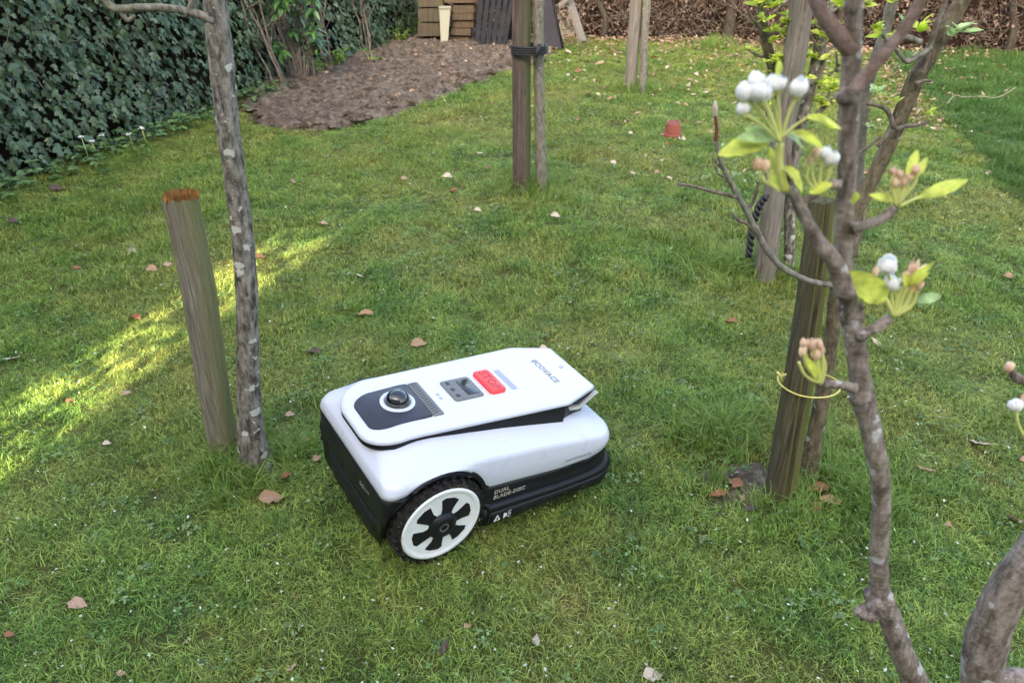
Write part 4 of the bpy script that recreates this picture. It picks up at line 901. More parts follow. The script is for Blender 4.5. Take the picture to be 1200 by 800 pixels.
# lower right cluster
for (x, y, r, mm) in [(1040, 311, 10, 'petal'), (1047, 331, 9, 'petal')]: blossom(x, y, r, .585, mm); stalk((1046, 368), (x, y+r*.7), .585, 3.4, mid=(x+4, y+24))
for i in range(13):
    x, y = 1068+random.uniform(-12, 20), 318+random.uniform(-14, 18); pleaf((1062, 340+random.uniform(-6, 4)), (x, y), random.uniform(8, 13), .585, .585+random.uniform(-.02, .02), 'pear_leaf' if i % 3 == 0 else 'petal_tan', random.uniform(-1.5, 1.5), .2)
for (x, y, r) in [(1062, 322, 5), (1070, 314, 6), (1078, 322, 5), (1070, 328, 5), (1078, 334, 5), (1026, 318, 5)]: blossom(x, y, r, .583, 'petal_tan', 4)
for (x, y) in ((1056, 336), (1062, 334), (1068, 338), (1074, 340)): stalk((1047, 370), (x, y), .585, 5, mid=(x-6, y+18))
pleaf((1038, 352), (1000, 322), 30, .585, .575, 'pear_leaf', -1.0, .12); pleaf((1070, 353), (1107, 345), 13, .585, .59, 'pear_leaf_g', .8); stalk((1047, 370), (1038, 350), .585, 5)
# left lower cluster
for (x, y, r) in [(942, 401, 5), (942, 410, 6), (952, 404, 6), (960, 402, 5), (963, 410, 5), (956, 414, 6)]: blossom(x, y, r, .585, 'petal_tan', 4); stalk((962, 450), (x, y+4), .585, 4, mid=(x+4, y+20))
pleaf((962, 448), (957, 416), 12, .585, .585, 'pear_leaf'); stalk((962, 449), (936, 424), .585, 3.5, mid=(944, 440)); pleaf((960, 446), (948, 420), 10, .585, .58)
# blossom at the right edge
blossom(1190, 474, 8, .60); stalk((1210, 524), (1191, 482), .6, 4, mid=(1194, 500)); blossom(1201, 470, 6, .61, 'petal_tan', 4)
# crown above the frame
T.crown(aty(1004, -120, PY)+np.array([0, 0, .2]), 8, .35, .8, leaves=3, lr=.03, r0=.004, seed=12)

# ------------------------------------------------------------------ ivy hedge on the left
M['ivy'] = leafy('ivy_leaves', [(0.026, 0.056, 0.024), (0.048, 0.088, 0.040), (0.078, 0.125, 0.062), (0.040, 0.075, 0.022), (0.12, 0.17, 0.09), (0.06, 0.10, 0.05)], .36, .06, scale=14, spec=.38)
M['ivy_obj'] = leafy('ivy_leaves_near', [(0.026, 0.056, 0.024), (0.048, 0.088, 0.040), (0.078, 0.125, 0.062), (0.040, 0.075, 0.022), (0.12, 0.17, 0.09), (0.06, 0.10, 0.05)], .36, .06, scale=14, spec=.38, by_object=True)
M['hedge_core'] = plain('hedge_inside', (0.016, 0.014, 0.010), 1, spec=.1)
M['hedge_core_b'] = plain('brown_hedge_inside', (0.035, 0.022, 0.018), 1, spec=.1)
M['beech'] = leafy('dry_beech_leaves', [(0.05, 0.033, 0.028), (0.11, 0.072, 0.058), (0.19, 0.128, 0.10), (0.32, 0.235, 0.185)], .6, .2, scale=20)
IVY_LINE = [(-4.9, -1.2), (-4.15, 1.5), (-3.26, 4.61), (-2.86, 5.9), (-2.45, 7.5), (-1.85, 9.4), (-1.25, 11.3)]
def ivy_leaf_geo(s, fold=.18):
    pts = [(0, 0), (-.30, .10), (-.48, .34), (-.20, .50), (-.34, .82), (-.10, .84), (0, 1.15)]
    V_ = [(0, 0, .03*s)]+[(x*s, (y-.35)*s, abs(x)*fold*s*-1) for x, y in pts]+[(-x*s, (y-.35)*s, abs(x)*fold*s*-1) for x, y in pts[1:-1][::-1]]
    n = len(V_)-1; F_ = [(0, 1+i, 1+(i+1) % n) for i in range(n)]
    # fold into fewer faces
    return V_, F_
def line_at(line, d):
    acc = 0
    for (a, b) in zip(line[:-1], line[1:]):
        l = math.hypot(b[0]-a[0], b[1]-a[1])
        if d <= acc+l or b is line[-1]:
            k = (d-acc)/l; tx, ty = (b[0]-a[0])/l, (b[1]-a[1])/l; return a[0]+(b[0]-a[0])*k, a[1]+(b[1]-a[1])*k, tx, ty
        acc += l
def line_len(line): return sum(math.hypot(b[0]-a[0], b[1]-a[1]) for a, b in zip(line[:-1], line[1:]))
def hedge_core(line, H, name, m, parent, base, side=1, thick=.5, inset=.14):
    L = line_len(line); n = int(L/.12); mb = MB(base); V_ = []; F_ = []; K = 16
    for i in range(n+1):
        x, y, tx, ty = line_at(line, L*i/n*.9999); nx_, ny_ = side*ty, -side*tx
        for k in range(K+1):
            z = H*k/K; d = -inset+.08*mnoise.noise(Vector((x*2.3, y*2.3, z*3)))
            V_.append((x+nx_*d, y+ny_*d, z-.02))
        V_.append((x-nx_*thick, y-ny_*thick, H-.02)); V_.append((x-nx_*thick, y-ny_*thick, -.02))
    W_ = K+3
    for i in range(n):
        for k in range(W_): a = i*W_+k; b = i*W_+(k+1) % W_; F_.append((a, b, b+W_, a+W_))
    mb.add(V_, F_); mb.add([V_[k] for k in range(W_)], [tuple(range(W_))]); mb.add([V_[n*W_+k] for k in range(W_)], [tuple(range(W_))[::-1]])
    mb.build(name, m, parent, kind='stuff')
def ivy_hedge():
    base = (-3.26, 4.61, 0); t_ = thing('ivy_hedge', 'tall dark ivy hedge along the left side of the lawn', 'hedge', base)
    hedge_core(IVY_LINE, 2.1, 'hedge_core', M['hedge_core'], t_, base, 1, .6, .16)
    L = line_len(IVY_LINE); Vs = [ivy_leaf_geo(1, f) for f in (.1, .25, .4)]
    protos = [mesh('ivy_leaf', v, f, M['ivy_obj']) for v, f in Vs]
    allv = MB(base); cand = []
    n = 17000
    for i in range(n):
        d = random.uniform(0, L*.999); z = random.uniform(0.0, 2.1) if random.random() < .45 else random.uniform(0, 1.25); x, y, tx, ty = line_at(IVY_LINE, d); nx_, ny_ = ty, -tx
        und = .17*mnoise.noise(Vector((x*1.7, y*1.7, z*1.9)))+.05*mnoise.noise(Vector((x*5, y*5, z*5)))
        hole = mnoise.noise(Vector((x*2.6+9, y*2.6, z*2.6)))
        if hole > .38 and random.random() < .7: continue
        off = und+random.uniform(-.09, .05)+(.10*max(0, .35-z)/.35)
        p = np.array([x+nx_*off, y+ny_*off, z]); s = random.choice([.035, .045, .055, .065, .078])
        up = Vector((random.gauss(0, .35)+tx*random.gauss(0, .4), random.gauss(0, .35), -1.0)); nn = Vector((nx_, ny_, random.uniform(.1, .9)))+Vector((random.gauss(0, .3), random.gauss(0, .3), random.gauss(0, .2))); nn.normalize()
        up = (up-nn*up.dot(nn)).normalized(); rt = up.cross(nn); Mx = Matrix((rt, up, nn)).transposed()
        cand.append((p, s, Mx, random.randrange(3)))
    def score(c):
        p, s = c[0], c[1]; q = p-C0; dep = q@fw; px_ = 600+F*q[0]/dep; py_ = 400-F*(q@upv)/dep
        return s/dep if (-5 < px_ < 1205 and -5 < py_ and dep > .5) else 0
    def offp(c):
        return c
    order = sorted(range(len(cand)), key=lambda i: -score(cand[i])*(1+.6*((i*7919) % 100)/100)); near = set(order[:300])
    for i, (p, s, Mx, k) in enumerate(cand):
        if i in near:
            o = ob('ivy_leaf', protos[k], t_); o.matrix_local = Matrix.Translation(Vector(p-np.array(base))) @ Mx.to_4x4() @ Matrix.Scale(s, 4)
        else:
            V_, F_ = Vs[k]; R_ = np.array(Mx); allv.add(list((np.array(V_)*s)@R_.T+p), F_)
    allv.build('foliage', M['ivy'], t_, False, 'stuff')
    mb = MB(base)          # bare stems showing in the gaps
    for i in range(160):
        d = random.uniform(0, L*.999); x, y, tx, ty = line_at(IVY_LINE, d); z = random.uniform(.0, .9); q = np.array([x+ty*.0, y-tx*.0, z]); P = [q]; dd = np.array([tx*random.gauss(0, .7), ty*random.gauss(0, .7), random.uniform(.2, 1)])
        for k in range(4): q = q+dd*.12+np.array([random.gauss(0, .03) for _ in range(3)]); P.append(q)
        mb.tube(P, [.004, .004, .003, .003, .002], 5, False)
    mb.build('stems', M['twig'], t_, kind='stuff')
ivy_hedge()

# ------------------------------------------------------------------ brown beech hedge across the back
BACK = [(13.5, 6.85), (9.5, 8.25), (5.94, 9.33), (2.85, 10.65), (.58, 10.95), (-1.2, 11.6), (-2.5, 12)]
M['hedge_trunk'] = bark('hedge_trunk', (0.03, 0.024, 0.02), (0.08, 0.066, 0.054), (0.12, 0.12, 0.10), .2)
def beech_hedge():
    base = (2.85, 10.65, 0); t_ = thing('beech_hedge', 'brown winter beech hedge closing off the far end of the garden', 'hedge', base)
    hedge_core(BACK, 1.9, 'hedge_core', M['hedge_core_b'], t_, base, -1, .6, .22)
    L = line_len(BACK); mb = MB(base); tw_ = MB(base)
    lv = [np.array(leaf_geo(1, .6, .4, .3, 2)[0]) for _ in range(1)][0]; lf = leaf_geo(1, .6, .4, .3, 2)[1]
    for i in range(26000):
        d = random.uniform(0, L*.999); z = random.uniform(.03, 1.9) if random.random() < .4 else random.uniform(.03, .9); x, y, tx, ty = line_at(BACK, d); nx_, ny_ = -ty, tx
        if mnoise.noise(Vector((x*1.9, y*1.9, z*2.5))) > .12 and random.random() < .6: continue
        off = -random.random()*.3+.07*mnoise.noise(Vector((x*2, y*2, z*2))); p = np.array([x+nx_*off, y+ny_*off, z]); s = random.uniform(.035, .07)
        R_ = np.array(orient((random.gauss(0, 1), random.gauss(0, 1), random.gauss(-.5, .8)), random.uniform(0, 6.28))); mb.add(list(lv*s@R_.T+p), lf)
    for i in range(5200):
        d = random.uniform(0, L*.999); z = random.uniform(0, 1.3); x, y, tx, ty = line_at(BACK, d); off = -random.random()*.22; q = np.array([x-ty*off, y+tx*off, z]); dd = np.array([random.gauss(0, .6), random.gauss(0, .4), random.uniform(-.1, .9)]); P = [q, q+dd*.13, q+dd*.26+np.array([random.gauss(0, .03), random.gauss(0, .03), .02])]
        tw_.tube(P, [.005, .004, .002], 4, False)
    mb.build('foliage', M['beech'], t_, False, 'stuff'); tw_.build('twigs', M['twig'], t_, kind='stuff')
    for (px_, w_) in [(869, 13), (716, 7), (985, 8), (1150, 8)]:
        p = aty(px_, 58, 9.9); x = p[0]; yy = float(np.interp(x, [q[0] for q in BACK][::-1], [q[1] for q in BACK][::-1])); m2 = MB(base); r = w_/873*10/2
        m2.tube([(x, yy+.02, -.02), (x+.02, yy+.03, .25), (x+random.gauss(0, .08), yy+.08, .7), (x+random.gauss(0, .1), yy+.1, 1.5)], [r*1.2, r, r*.8, r*.5], 10, True, .15, 4); m2.build('trunk', M['hedge_trunk'], t_)
beech_hedge()

# leaf litter at the foot of the hedge
def litter():
    mb = MB(); lv, lf = leaf_geo(1, .6, .35, .2, 2); lv = np.array(lv)
    for i in range(5200):
        f = random.random()
        if f < .5: x = random.uniform(-.2, 11); yy = float(np.interp(x, [q[0] for q in BACK][::-1], [q[1] for q in BACK][::-1])); y = yy-abs(random.gauss(0, .35))
        elif f < .85: x = random.uniform(.2, 7); y = float(np.interp(x, [q[0] for q in BACK][::-1], [q[1] for q in BACK][::-1]))-abs(random.gauss(0, 1.6))
        else: k = random.random(); x = 4.35-k*1.1+random.gauss(0, .1); y = 9.2-k*3.2+random.gauss(0, .12)
        if y < 5.6 or (f >= .85 and random.random() < .5): continue
        if random.random() < (.55 if x > 4.6 else 0): continue
        s = random.uniform(.03, .06); R_ = np.array(orient((random.gauss(0, 1), random.gauss(0, 1), random.gauss(0, .25)), random.uniform(-.6, .6)+(math.pi if random.random() < .5 else 0)))
        mb.add(list(lv*s@R_.T+np.array([x, y, gz(x, y)+random.uniform(.02, .05)+(.02 if x > 4.6 else 0)])), lf)
    for i in range(260):        # chaff and bits of leaf on the soil
        x, y = random.uniform(-2.4, .9), random.uniform(6.4, 10.6)
        if not inpoly(np.array([x]), np.array([y]), SOIL)[0]: continue
        s = random.uniform(.03, .06); R_ = np.array(orient((random.gauss(0, 1), random.gauss(0, 1), random.gauss(0, .3)), random.uniform(0, 6))); mb.add(list(lv*s@R_.T+np.array([x, y, gz(x, y)+.09])), lf)
    o = mb.build('leaf_litter', M['litter'], None, False, 'stuff'); o['label'] = 'dry brown leaf litter strewn below the beech hedge'
M['litter'] = leafy('dry_litter', [(0.13, 0.07, 0.045), (0.28, 0.17, 0.11), (0.40, 0.27, 0.19), (0.50, 0.38, 0.28)], .7, .1)
litter()

# ------------------------------------------------------------------ petals and pale specks on the lawn
def specks():
    mb = MB()
    for i in range(2600):
        y = 1.0+random.random()**1.3*7; x = random.uniform(-.75*y-.4, .75*y+.4)
        if inpoly(np.array([x]), np.array([y]), SOIL)[0] or x < -3.1+(y-4.6)*.285: continue
        s = random.uniform(.0015, .0048)*(1+.14*y); z = gz(x, y)+random.uniform(.018, .034); a = random.uniform(0, 6.28); c, q = math.cos(a)*s, math.sin(a)*s; tl = random.uniform(-.6, .6)*s
        mb.add([(x-c, y-q, z-tl), (x+q*.7, y-c*.7, z+.001), (x+c, y+q, z+tl), (x-q*.7, y+c*.7, z+.001)], [(0, 1, 2, 3)])
    o = mb.build('fallen_petals', M['speck'], None, False, 'stuff'); o['label'] = 'tiny pale fallen petals and leaf bits scattered over the lawn'
M['speck'] = leafy('pale_petals', [(0.62, 0.66, 0.55), (0.36, 0.46, 0.26), (0.75, 0.75, 0.70), (0.28, 0.38, 0.2), (0.5, 0.42, 0.28)], .6, .2)
specks()

# ------------------------------------------------------------------ single fallen leaves
M['leaf_tan'] = leafy('tan_dry_leaf', [(0.42, 0.26, 0.15), (0.34, 0.2, 0.11)], .6, .1, scale=35)
M['leaf_red'] = leafy('red_brown_leaf', [(0.30, 0.125, 0.06), (0.24, 0.10, 0.05)], .6, .1, scale=50)
M['leaf_pale'] = leafy('pale_dry_leaf', [(0.60, 0.48, 0.36), (0.52, 0.42, 0.32)], .6, .1, scale=50)
M['leaf_pink'] = leafy('pinkish_dry_leaf', [(0.46, 0.30, 0.21), (0.40, 0.25, 0.17)], .6, .1, scale=35)
M['leaf_dark'] = leafy('dark_dry_leaf', [(0.07, 0.045, 0.04), (0.11, 0.07, 0.06)], .6, .1, scale=50)
def dry_leaf(kind, mm):
    rs = random.Random(hash(kind) % 99 if False else kind); V_ = []; F_ = []; n = 8; L = 1.0; Wl = [.55, .42, .7, .35, .6][kind % 5]
    for i in range(n+1):
        t_ = i/n; w_ = Wl/2*math.sin(math.pi*t_**.85)**.8 if 0 < i < n else .02
        for j in (-2, -1, 0, 1, 2):
            jj = j/2; wob = 1+rs.uniform(-.12, .12)*(abs(jj) > .6); curlz = (.32 if kind != 4 else .8)*(jj*w_*2)**2+.22*math.sin(t_*3.6+kind)*(.5+.5*jj)+.03*math.cos(i*2.1+j)
            V_.append((L*(t_-.5), jj*w_*wob, curlz*.8))
    for i in range(n):
        for j in range(4): a = i*5+j; F_.append((a, a+5, a+6, a+1))
    k = len(V_); V_ += [(-.5, -.012, .0), (-.5, .012, .0), (-.72, .0, .06)]; F_.append((k, k+1, k+2))
    return mesh('fallen_leaf', V_, F_, M[mm], True)
LEAFM = {}
def fallen(px, py, size_px, mm, label, kind=0, rz=0.0, tilt=.15, group=None, cat='leaf'):
    p = at(px, py, .025); s = size_px*depth_y(px, py, p[1])/F*1.0
    key = (kind, mm)
    if key not in LEAFM: LEAFM[key] = dry_leaf(kind, mm)
    o = ob('fallen_leaf', LEAFM[key]); o.location = (p[0], p[1], gz(p[0], p[1])+.016+.06*s); o.rotation_euler = (tilt, tilt*.7, rz); o.scale = (s, s, s)
    return tag(o, label, cat, group or 'fallen leaves lying on the lawn')
for a in [(427, 366, 20, 'leaf_tan', 'curled brown leaf on the grass above and left of the mower', 4, .2), (491, 401, 21, 'leaf_tan', 'tan leaf lying just behind the mower beside its far wheel', 0, .5), (345, 213, 15, 'leaf_pink', 'pinkish leaf standing up in the grass right of the left tree', 1, 1.2, .6),
          (525, 205, 14, 'leaf_pale', 'cream leaf on the lawn left of the middle stake', 0, .1), (531, 223, 10, 'leaf_red', 'small brown leaf just below the cream leaf by the middle stake', 4, .5), (712, 299, 11, 'leaf_tan', 'round tan leaf in the open lawn above the mower lid', 2, 1.2), (157, 370, 18, 'leaf_red', 'red-brown leaf left of the short mossy stake', 4, -.3), (92, 312, 12, 'leaf_red', 'small red leaf in the grass far left of the mossy stake', 1, .6),
          (178, 315, 16, 'leaf_tan', 'tan leaf left of the top of the mossy stake', 0, 0.), (199, 308, 15, 'leaf_pink', 'pinkish leaf nearest the top of the mossy stake', 1, .6), (155, 294, 11, 'leaf_pale', 'small pale leaf up and left from the mossy stake top', 0, .2), (13, 418, 17, 'leaf_pale', 'pale curled leaf at the left edge of the picture', 3, .6), (15, 259, 14, 'leaf_dark', 'grey leaf at the left edge below the ivy hedge', 0, .1), (68, 220, 18, 'leaf_dark', 'grey withered leaf on the grass just below the ivy', 2, .2),
          (150, 459, 14, 'leaf_pink', 'pinkish leaf lying in the streak of sunlight left of the stake', 1, .8), (82, 467, 10, 'leaf_red', 'small brown leaf in the sunlit streak at the left', 2, .6), (124, 516, 10, 'leaf_pale', 'small pale leaf below the sunlit streak', 0, .3), (320, 585, 30, 'leaf_tan', 'torn orange-tan leaf at the foot of the left tree', 2, .3), (363, 515, 20, 'leaf_red', 'reddish leaf between the left tree and the mower nose', 2, 1.), (340, 485, 12, 'leaf_pink', 'small pinkish leaf right of the left tree trunk', 0, .4),
          (90, 706, 24, 'leaf_pink', 'mauve-brown leaf in the lower left of the lawn', 0, -.1), (342, 783, 14, 'leaf_pink', 'small pink leaf at the bottom edge left of centre', 3, 1.), (10, 741, 12, 'leaf_red', 'small reddish leaf in the bottom left corner', 2, 0), (141, 785, 11, 'leaf_tan', 'small orange leaf at the bottom edge near the left corner', 2, 0), (629, 742, 24, 'leaf_pale', 'narrow pale leaf standing upright below the mower', 3, 1.5, .5), (766, 784, 26, 'leaf_pale', 'broad pale leaf at the bottom edge right of centre', 2, .2), (548, 730, 11, 'leaf_tan', 'small tan leaf below the mower wheel', 2, .5), (520, 757, 24, 'leaf_dark', 'dark narrow scrap of bark below the mower wheel', 3, 1.3),
          (857, 377, 15, 'leaf_red', 'brown curled leaf left of the thick dark stake', 4, 0), (1187, 607, 23, 'leaf_pink', 'round pink-tan leaf at the right edge of the picture', 2, 1.4, .5), (1145, 320, 16, 'leaf_pale', 'pale narrow leaf right of the pear tree', 3, -.6), (1184, 323, 15, 'leaf_tan', 'tan leaf at the right edge beside the pale narrow leaf', 0, 0), (1147, 520, 22, 'leaf_pale', 'straw-coloured narrow leaf right of the pear trunk', 3, -.2), (1031, 403, 22, 'leaf_pale', 'pale leaf stuck upright just right of the pear trunk', 3, -.9, .5),
          (690, 431, 14, 'leaf_tan', 'tan leaf just beyond the far corner of the mower lid', 1, 1.2, .6), (637, 406, 10, 'leaf_pale', 'pale scrap of leaf touching the far edge of the mower lid', 0, .1), (651, 253, 13, 'leaf_pale', 'cream leaf right of and below the middle tree', 0, -.3), (560, 245, 10, 'leaf_pale', 'small pale leaf below and left of the middle stake', 0, -.3), (306, 298, 13, 'leaf_red', 'bright orange-red leaf just right of the left trunk', 2, 0), (381, 260, 11, 'leaf_pink', 'small pinkish leaf at the far tip of the sunlit streak', 2, 0),
          (422, 321, 11, 'leaf_pale', 'small pale leaf in the open lawn left of centre', 3, -.6), (453, 228, 9, 'leaf_pale', 'small pale leaf above the far tip of the sunlit streak', 3, 1.2), (474, 208, 9, 'leaf_pink', 'small pinkish leaf left of the cream leaf', 0, .3), (668, 352, 11, 'leaf_pale', 'pale narrow leaf upright in the grass above the mower lid', 3, 1.4, .5), (367, 411, 18, 'leaf_dark', 'dark shrivelled leaf left of and above the mower', 4, 0), (735, 247, 10, 'leaf_tan', 'small tan leaf below the terracotta pot', 2, 1), (572, 196, 9, 'leaf_red', 'small reddish leaf left of the middle stake foot', 2, 0),
          (880, 590, 24, 'leaf_dark', 'dark leaf on the bare earth left of the thick stake', 2, .4), (862, 560, 26, 'leaf_red', 'reddish leaf on the bare earth left of the thick stake', 2, 1.), (960, 570, 26, 'leaf_red', 'crumpled red-brown leaf at the foot of the forked tree', 4, .2), (972, 584, 26, 'leaf_tan', 'curled rust leaf just right of the forked tree foot', 4, -.3), (948, 605, 18, 'leaf_pale', 'straw-coloured curled leaf below the forked tree', 3, .9), (1085, 548, 22, 'leaf_tan', 'rusty scrap of leaf in the grass right of the pear trunk', 3, -.3), (1113, 612, 10, 'leaf_tan', 'tiny rust scrap between the two pear limbs', 0, 0),
          (1200, 540, 13, 'leaf_tan', 'tan leaf below the blossom at the right edge', 0, .3)]:
    fallen(*a)
for a in [(842, 575, 20, 'leaf_red', 'dark red leaf at the outer left of the bare earth by the thick stake', 4, .2), (870, 578, 18, 'leaf_tan', 'tan leaf lying against the left side of the thick stake foot', 1, 1.1), (850, 598, 18, 'leaf_dark', 'blackened leaf on the lower left of the bare earth patch', 3, .1), (985, 560, 18, 'leaf_red', 'reddish leaf in the long grass right of the forked tree foot', 2, .7), (958, 590, 18, 'leaf_red', 'rust-brown leaf below the crumpled one at the forked tree', 0, .5),
          (335, 560, 16, 'leaf_red', 'brown leaf in the tuft right of the left tree foot', 4, .9), (283, 568, 15, 'leaf_dark', 'dark leaf under the grass tuft below the left stake', 1, .1), (372, 540, 14, 'leaf_tan', 'tan leaf almost touching the mower nose', 0, 1.2)]: fallen(*a)
cnt = 0
while cnt < 190:
    px_, py_ = random.uniform(470, 1200), 60+random.random()**1.6*150
    if 590 < px_ < 660 and py_ < 100: continue
    if inpoly(np.array([at(px_, py_)[0]]), np.array([at(px_, py_)[1]]), SOIL)[0]: continue
    if px_ < 640 and random.random() < .6: continue
    if px_ < 470+(py_-60)*.2: continue
    fallen(px_, py_, random.uniform(7, 12)*(1 if py_ < 120 else .8), random.choice(['leaf_pale', 'leaf_tan', 'leaf_pale', 'leaf_pink', 'leaf_red']), 'dry leaf among many scattered over the far part of the lawn', random.randrange(5), random.uniform(0, 6.28), random.uniform(-.3, .5), 'dry leaves scattered over the far lawn'); cnt += 1

# ------------------------------------------------------------------ terracotta-coloured pot upside down
def pot():
    p = at(788, 161); base = (p[0], p[1], 0); t_ = thing('flower_pot', 'small terracotta-red plastic pot upside down on the lawn', 'plant pot', base)
    t_.rotation_euler = (.12, -.12, .3); t_.location.z = gz(p[0], p[1])+.012; mb = MB()
    def lathe(prof, n=32): 
        V_ = []; F_ = []
        for r, z in prof: V_ += [(r*math.cos(2*math.pi*k/n), r*math.sin(2*math.pi*k/n), z) for k in range(n)]
        for i in range(len(prof)-1):
            for k in range(n): F_.append((i*n+k, i*n+(k+1) % n, (i+1)*n+(k+1) % n, (i+1)*n+k))
        return V_, F_
    V_, F_ = lathe([(.060, 0), (.067, .002), (.067, .022), (.062, .026), (.0495, .100), (.047, .106), (.042, .108), (.040, .104), (.0, .103)])
    ob('pot_body', mesh('pot_body', V_, F_, M['potred'], True), t_).modifiers.new('e', 'EDGE_SPLIT').split_angle = .6
    for k in range(8):
        a = 2*math.pi*k/8; m2 = MB(); m2.tube([(.030*math.cos(a), .030*math.sin(a), .100), (.030*math.cos(a), .030*math.sin(a), .1045)], [.0075]*2, 10); m2.build('drain_hole', M['deep'], t_)
    m2 = MB(); m2.tube([(0, 0, .1), (0, 0, .1045)], [.009]*2, 10); m2.build('drain_hole', M['deep'], t_)
M['potred'] = speckled('terracotta_plastic', (0.24, 0.062, 0.045), .7, dirt=(.3, .2, .15), amt=.4)
pot()

# ------------------------------------------------------------------ clutter in front of the back hedge
M['plank'] = wood('brown_planks', (0.05, 0.037, 0.027), (0.18, 0.13, 0.095), (0.12, 0.12, 0.07), .3); M['plank_g'] = wood('grey_planks', (0.06, 0.048, 0.036), (0.16, 0.13, 0.10), (0.11, 0.12, 0.06), .5)
M['trough'] = speckled('stained_white_plastic', (0.33, 0.33, 0.26), .6, dirt=(.35, .36, .22), amt=.7, scale=12)
M['slate'] = speckled('blue_black_plastic', (0.008, 0.009, 0.014), .7, dirt=(.03, .027, .025), amt=.4); M['mauve'] = speckled('grey_mauve_panel', (0.02, 0.017, 0.024), .7, dirt=(.08, .07, .06), amt=.5)
M['sack'] = speckled('dirty_sack', (0.38, 0.34, 0.27), .9, dirt=(.2, .17, .12), amt=.5, scale=20); M['tarp'] = speckled('brown_sheet', (0.10, 0.07, 0.06), .8, dirt=(.2, .15, .1), amt=.5)
def pbox(mb, x0, x1, y0, y1, yy, thick, rot=0, shrink=0):
    """a box whose front face fills the given photo rectangle at distance yy"""
    a = aty(x0, y1, yy); b = aty(x1, y0, yy); w_ = b[0]-a[0]-shrink; h = b[2]-a[2]-shrink
    mb.box(((a[0]+b[0])/2, yy+thick/2, (a[2]+b[2])/2), (w_, thick, h), Matrix.Rotation(rot, 3, 'Y') if rot else None)
def heap():
    Y = 10.25
    p = at(510, 42); base = (aty(508, 44, Y)[0], Y, 0)
    t_ = thing('compost_bin', 'grey wooden compost bin panel behind the white trough', 'compost bin', base)
    for i in range(4):
        for (xa, xb) in ((490, 501), (501.5, 519)):
            mb = MB(base); pbox(mb, xa, xb, -24+i*17, -8+i*17, Y, .05, 0, .008); mb.build('plank', M['plank_g'], t_, False)
    mb = MB(base); mb.box((base[0], Y+.35, .35), (.30, .5, .7)); mb.build('bin_inside', M['hedge_core'], t_, False)
    base = (aty(540, 44, Y)[0], Y, 0); t_ = thing('timber_stack', 'stack of old brown timber sleepers beside the black slatted panel', 'timber', base)
    for i, (x0, x1, y0, y1) in enumerate([(520, 560, -30, -15), (520, 562, -14, 4), (531, 556, 6, 15.5), (530, 555, 16, 24), (531, 555, 24.5, 33), (529, 552, 33.5, 42), (527, 551, 42.5, 50)]):
        mb = MB(base); pbox(mb, x0, x1, y0, y1, Y-.05+random.uniform(-.03, .03), .5, random.uniform(-.03, .03), .006); mb.build('sleeper', M['plank'], t_, False)
    # white trough standing on end
    base = (aty(521, 46, Y-.15)[0], Y-.15, 0); t_ = thing('plastic_trough', 'stained white plastic trough standing on end by the timber stack', 'trough', base)
    mb = MB(base); x0, x1 = aty(514.5, 8, Y-.18), aty(528, 8, Y-.18); xb0, xb1 = aty(517, 46, Y-.18), aty(524.5, 46, Y-.18)
    for (a, b, th) in (((x0[0], x0[2], xb0[0]), (x1[0], x1[2], xb1[0]), .02),):
        zt = x0[2]; zb = gz(base[0], base[1])+.01
        mb.add([(x0[0], Y-.18, zt), (x1[0], Y-.18, zt), (xb1[0], Y-.22, zb), (xb0[0], Y-.22, zb), (x0[0]+.01, Y-.10, zt), (x1[0]-.01, Y-.10, zt), (xb1[0]-.01, Y-.16, zb), (xb0[0]+.01, Y-.16, zb)], [(0, 3, 2, 1), (4, 5, 6, 7), (0, 1, 5, 4), (1, 2, 6, 5), (2, 3, 7, 6), (3, 0, 4, 7)])
    mb.build('trough_body', M['trough'], t_, False)
    mb = MB(base); mb.box(((x0[0]+x1[0])/2, Y-.185, x0[2]-.01), (x1[0]-x0[0]+.012, .03, .02)); mb.build('rim', M['trough'], t_, False)
    # slatted panel
    Y2 = Y-.35; base = (aty(578, 52, Y2)[0], Y2, 0); t_ = thing('slatted_panel', 'blue-black slatted plastic panel leaning against the timber stack', 'pallet', base)
    for i in range(6):
        xt = 565+i*7.4; xb = 557+i*6.3; mb = MB(base); pt_ = aty(xt, -12, Y2+.2); pb = aty(xb+1, 50+i*.7, Y2); wv = .058
        mb.add([(pt_[0]-wv/2, pt_[1], pt_[2]), (pt_[0]+wv/2, pt_[1], pt_[2]), (pb[0]+wv/2, pb[1], -.01), (pb[0]-wv/2, pb[1], -.01), (pt_[0]-wv/2, pt_[1]+.03, pt_[2]), (pt_[0]+wv/2, pt_[1]+.03, pt_[2]), (pb[0]+wv/2, pb[1]+.03, -.01), (pb[0]-wv/2, pb[1]+.03, -.01)], [(0, 3, 2, 1), (4, 5, 6, 7), (0, 1, 5, 4), (1, 2, 6, 5), (2, 3, 7, 6), (3, 0, 4, 7)])
        mb.build('slat', M['slate'], t_, False)
    mb = MB(base); a = aty(560, 4, Y2+.2); b = aty(606, 4, Y2+.2); mb.box(((a[0]+b[0])/2, Y2+.24, a[2]), (b[0]-a[0], .03, .06)); a = aty(556, 40, Y2+.1); b = aty(594, 42, Y2+.1); mb.box(((a[0]+b[0])/2, Y2+.085, .12), (b[0]-a[0], .03, .05)); mb.build('crossbar', M['slate'], t_, False)
    base = (aty(606, 45, Y)[0], Y, 0); t_ = thing('black_crate', 'black plastic crate in the gap right of the slatted panel', 'crate', base)
    a = aty(594, 48, Y); b = aty(622, 12, Y); wx = b[0]-a[0]; cx = (a[0]+b[0])/2; zt = b[2]
    for i in range(4): mb = MB(base); mb.box((cx, Y, zt*(.12+i*.26)), (wx, .03, .05)); mb.build('crate_rail', M['slate'], t_, False)
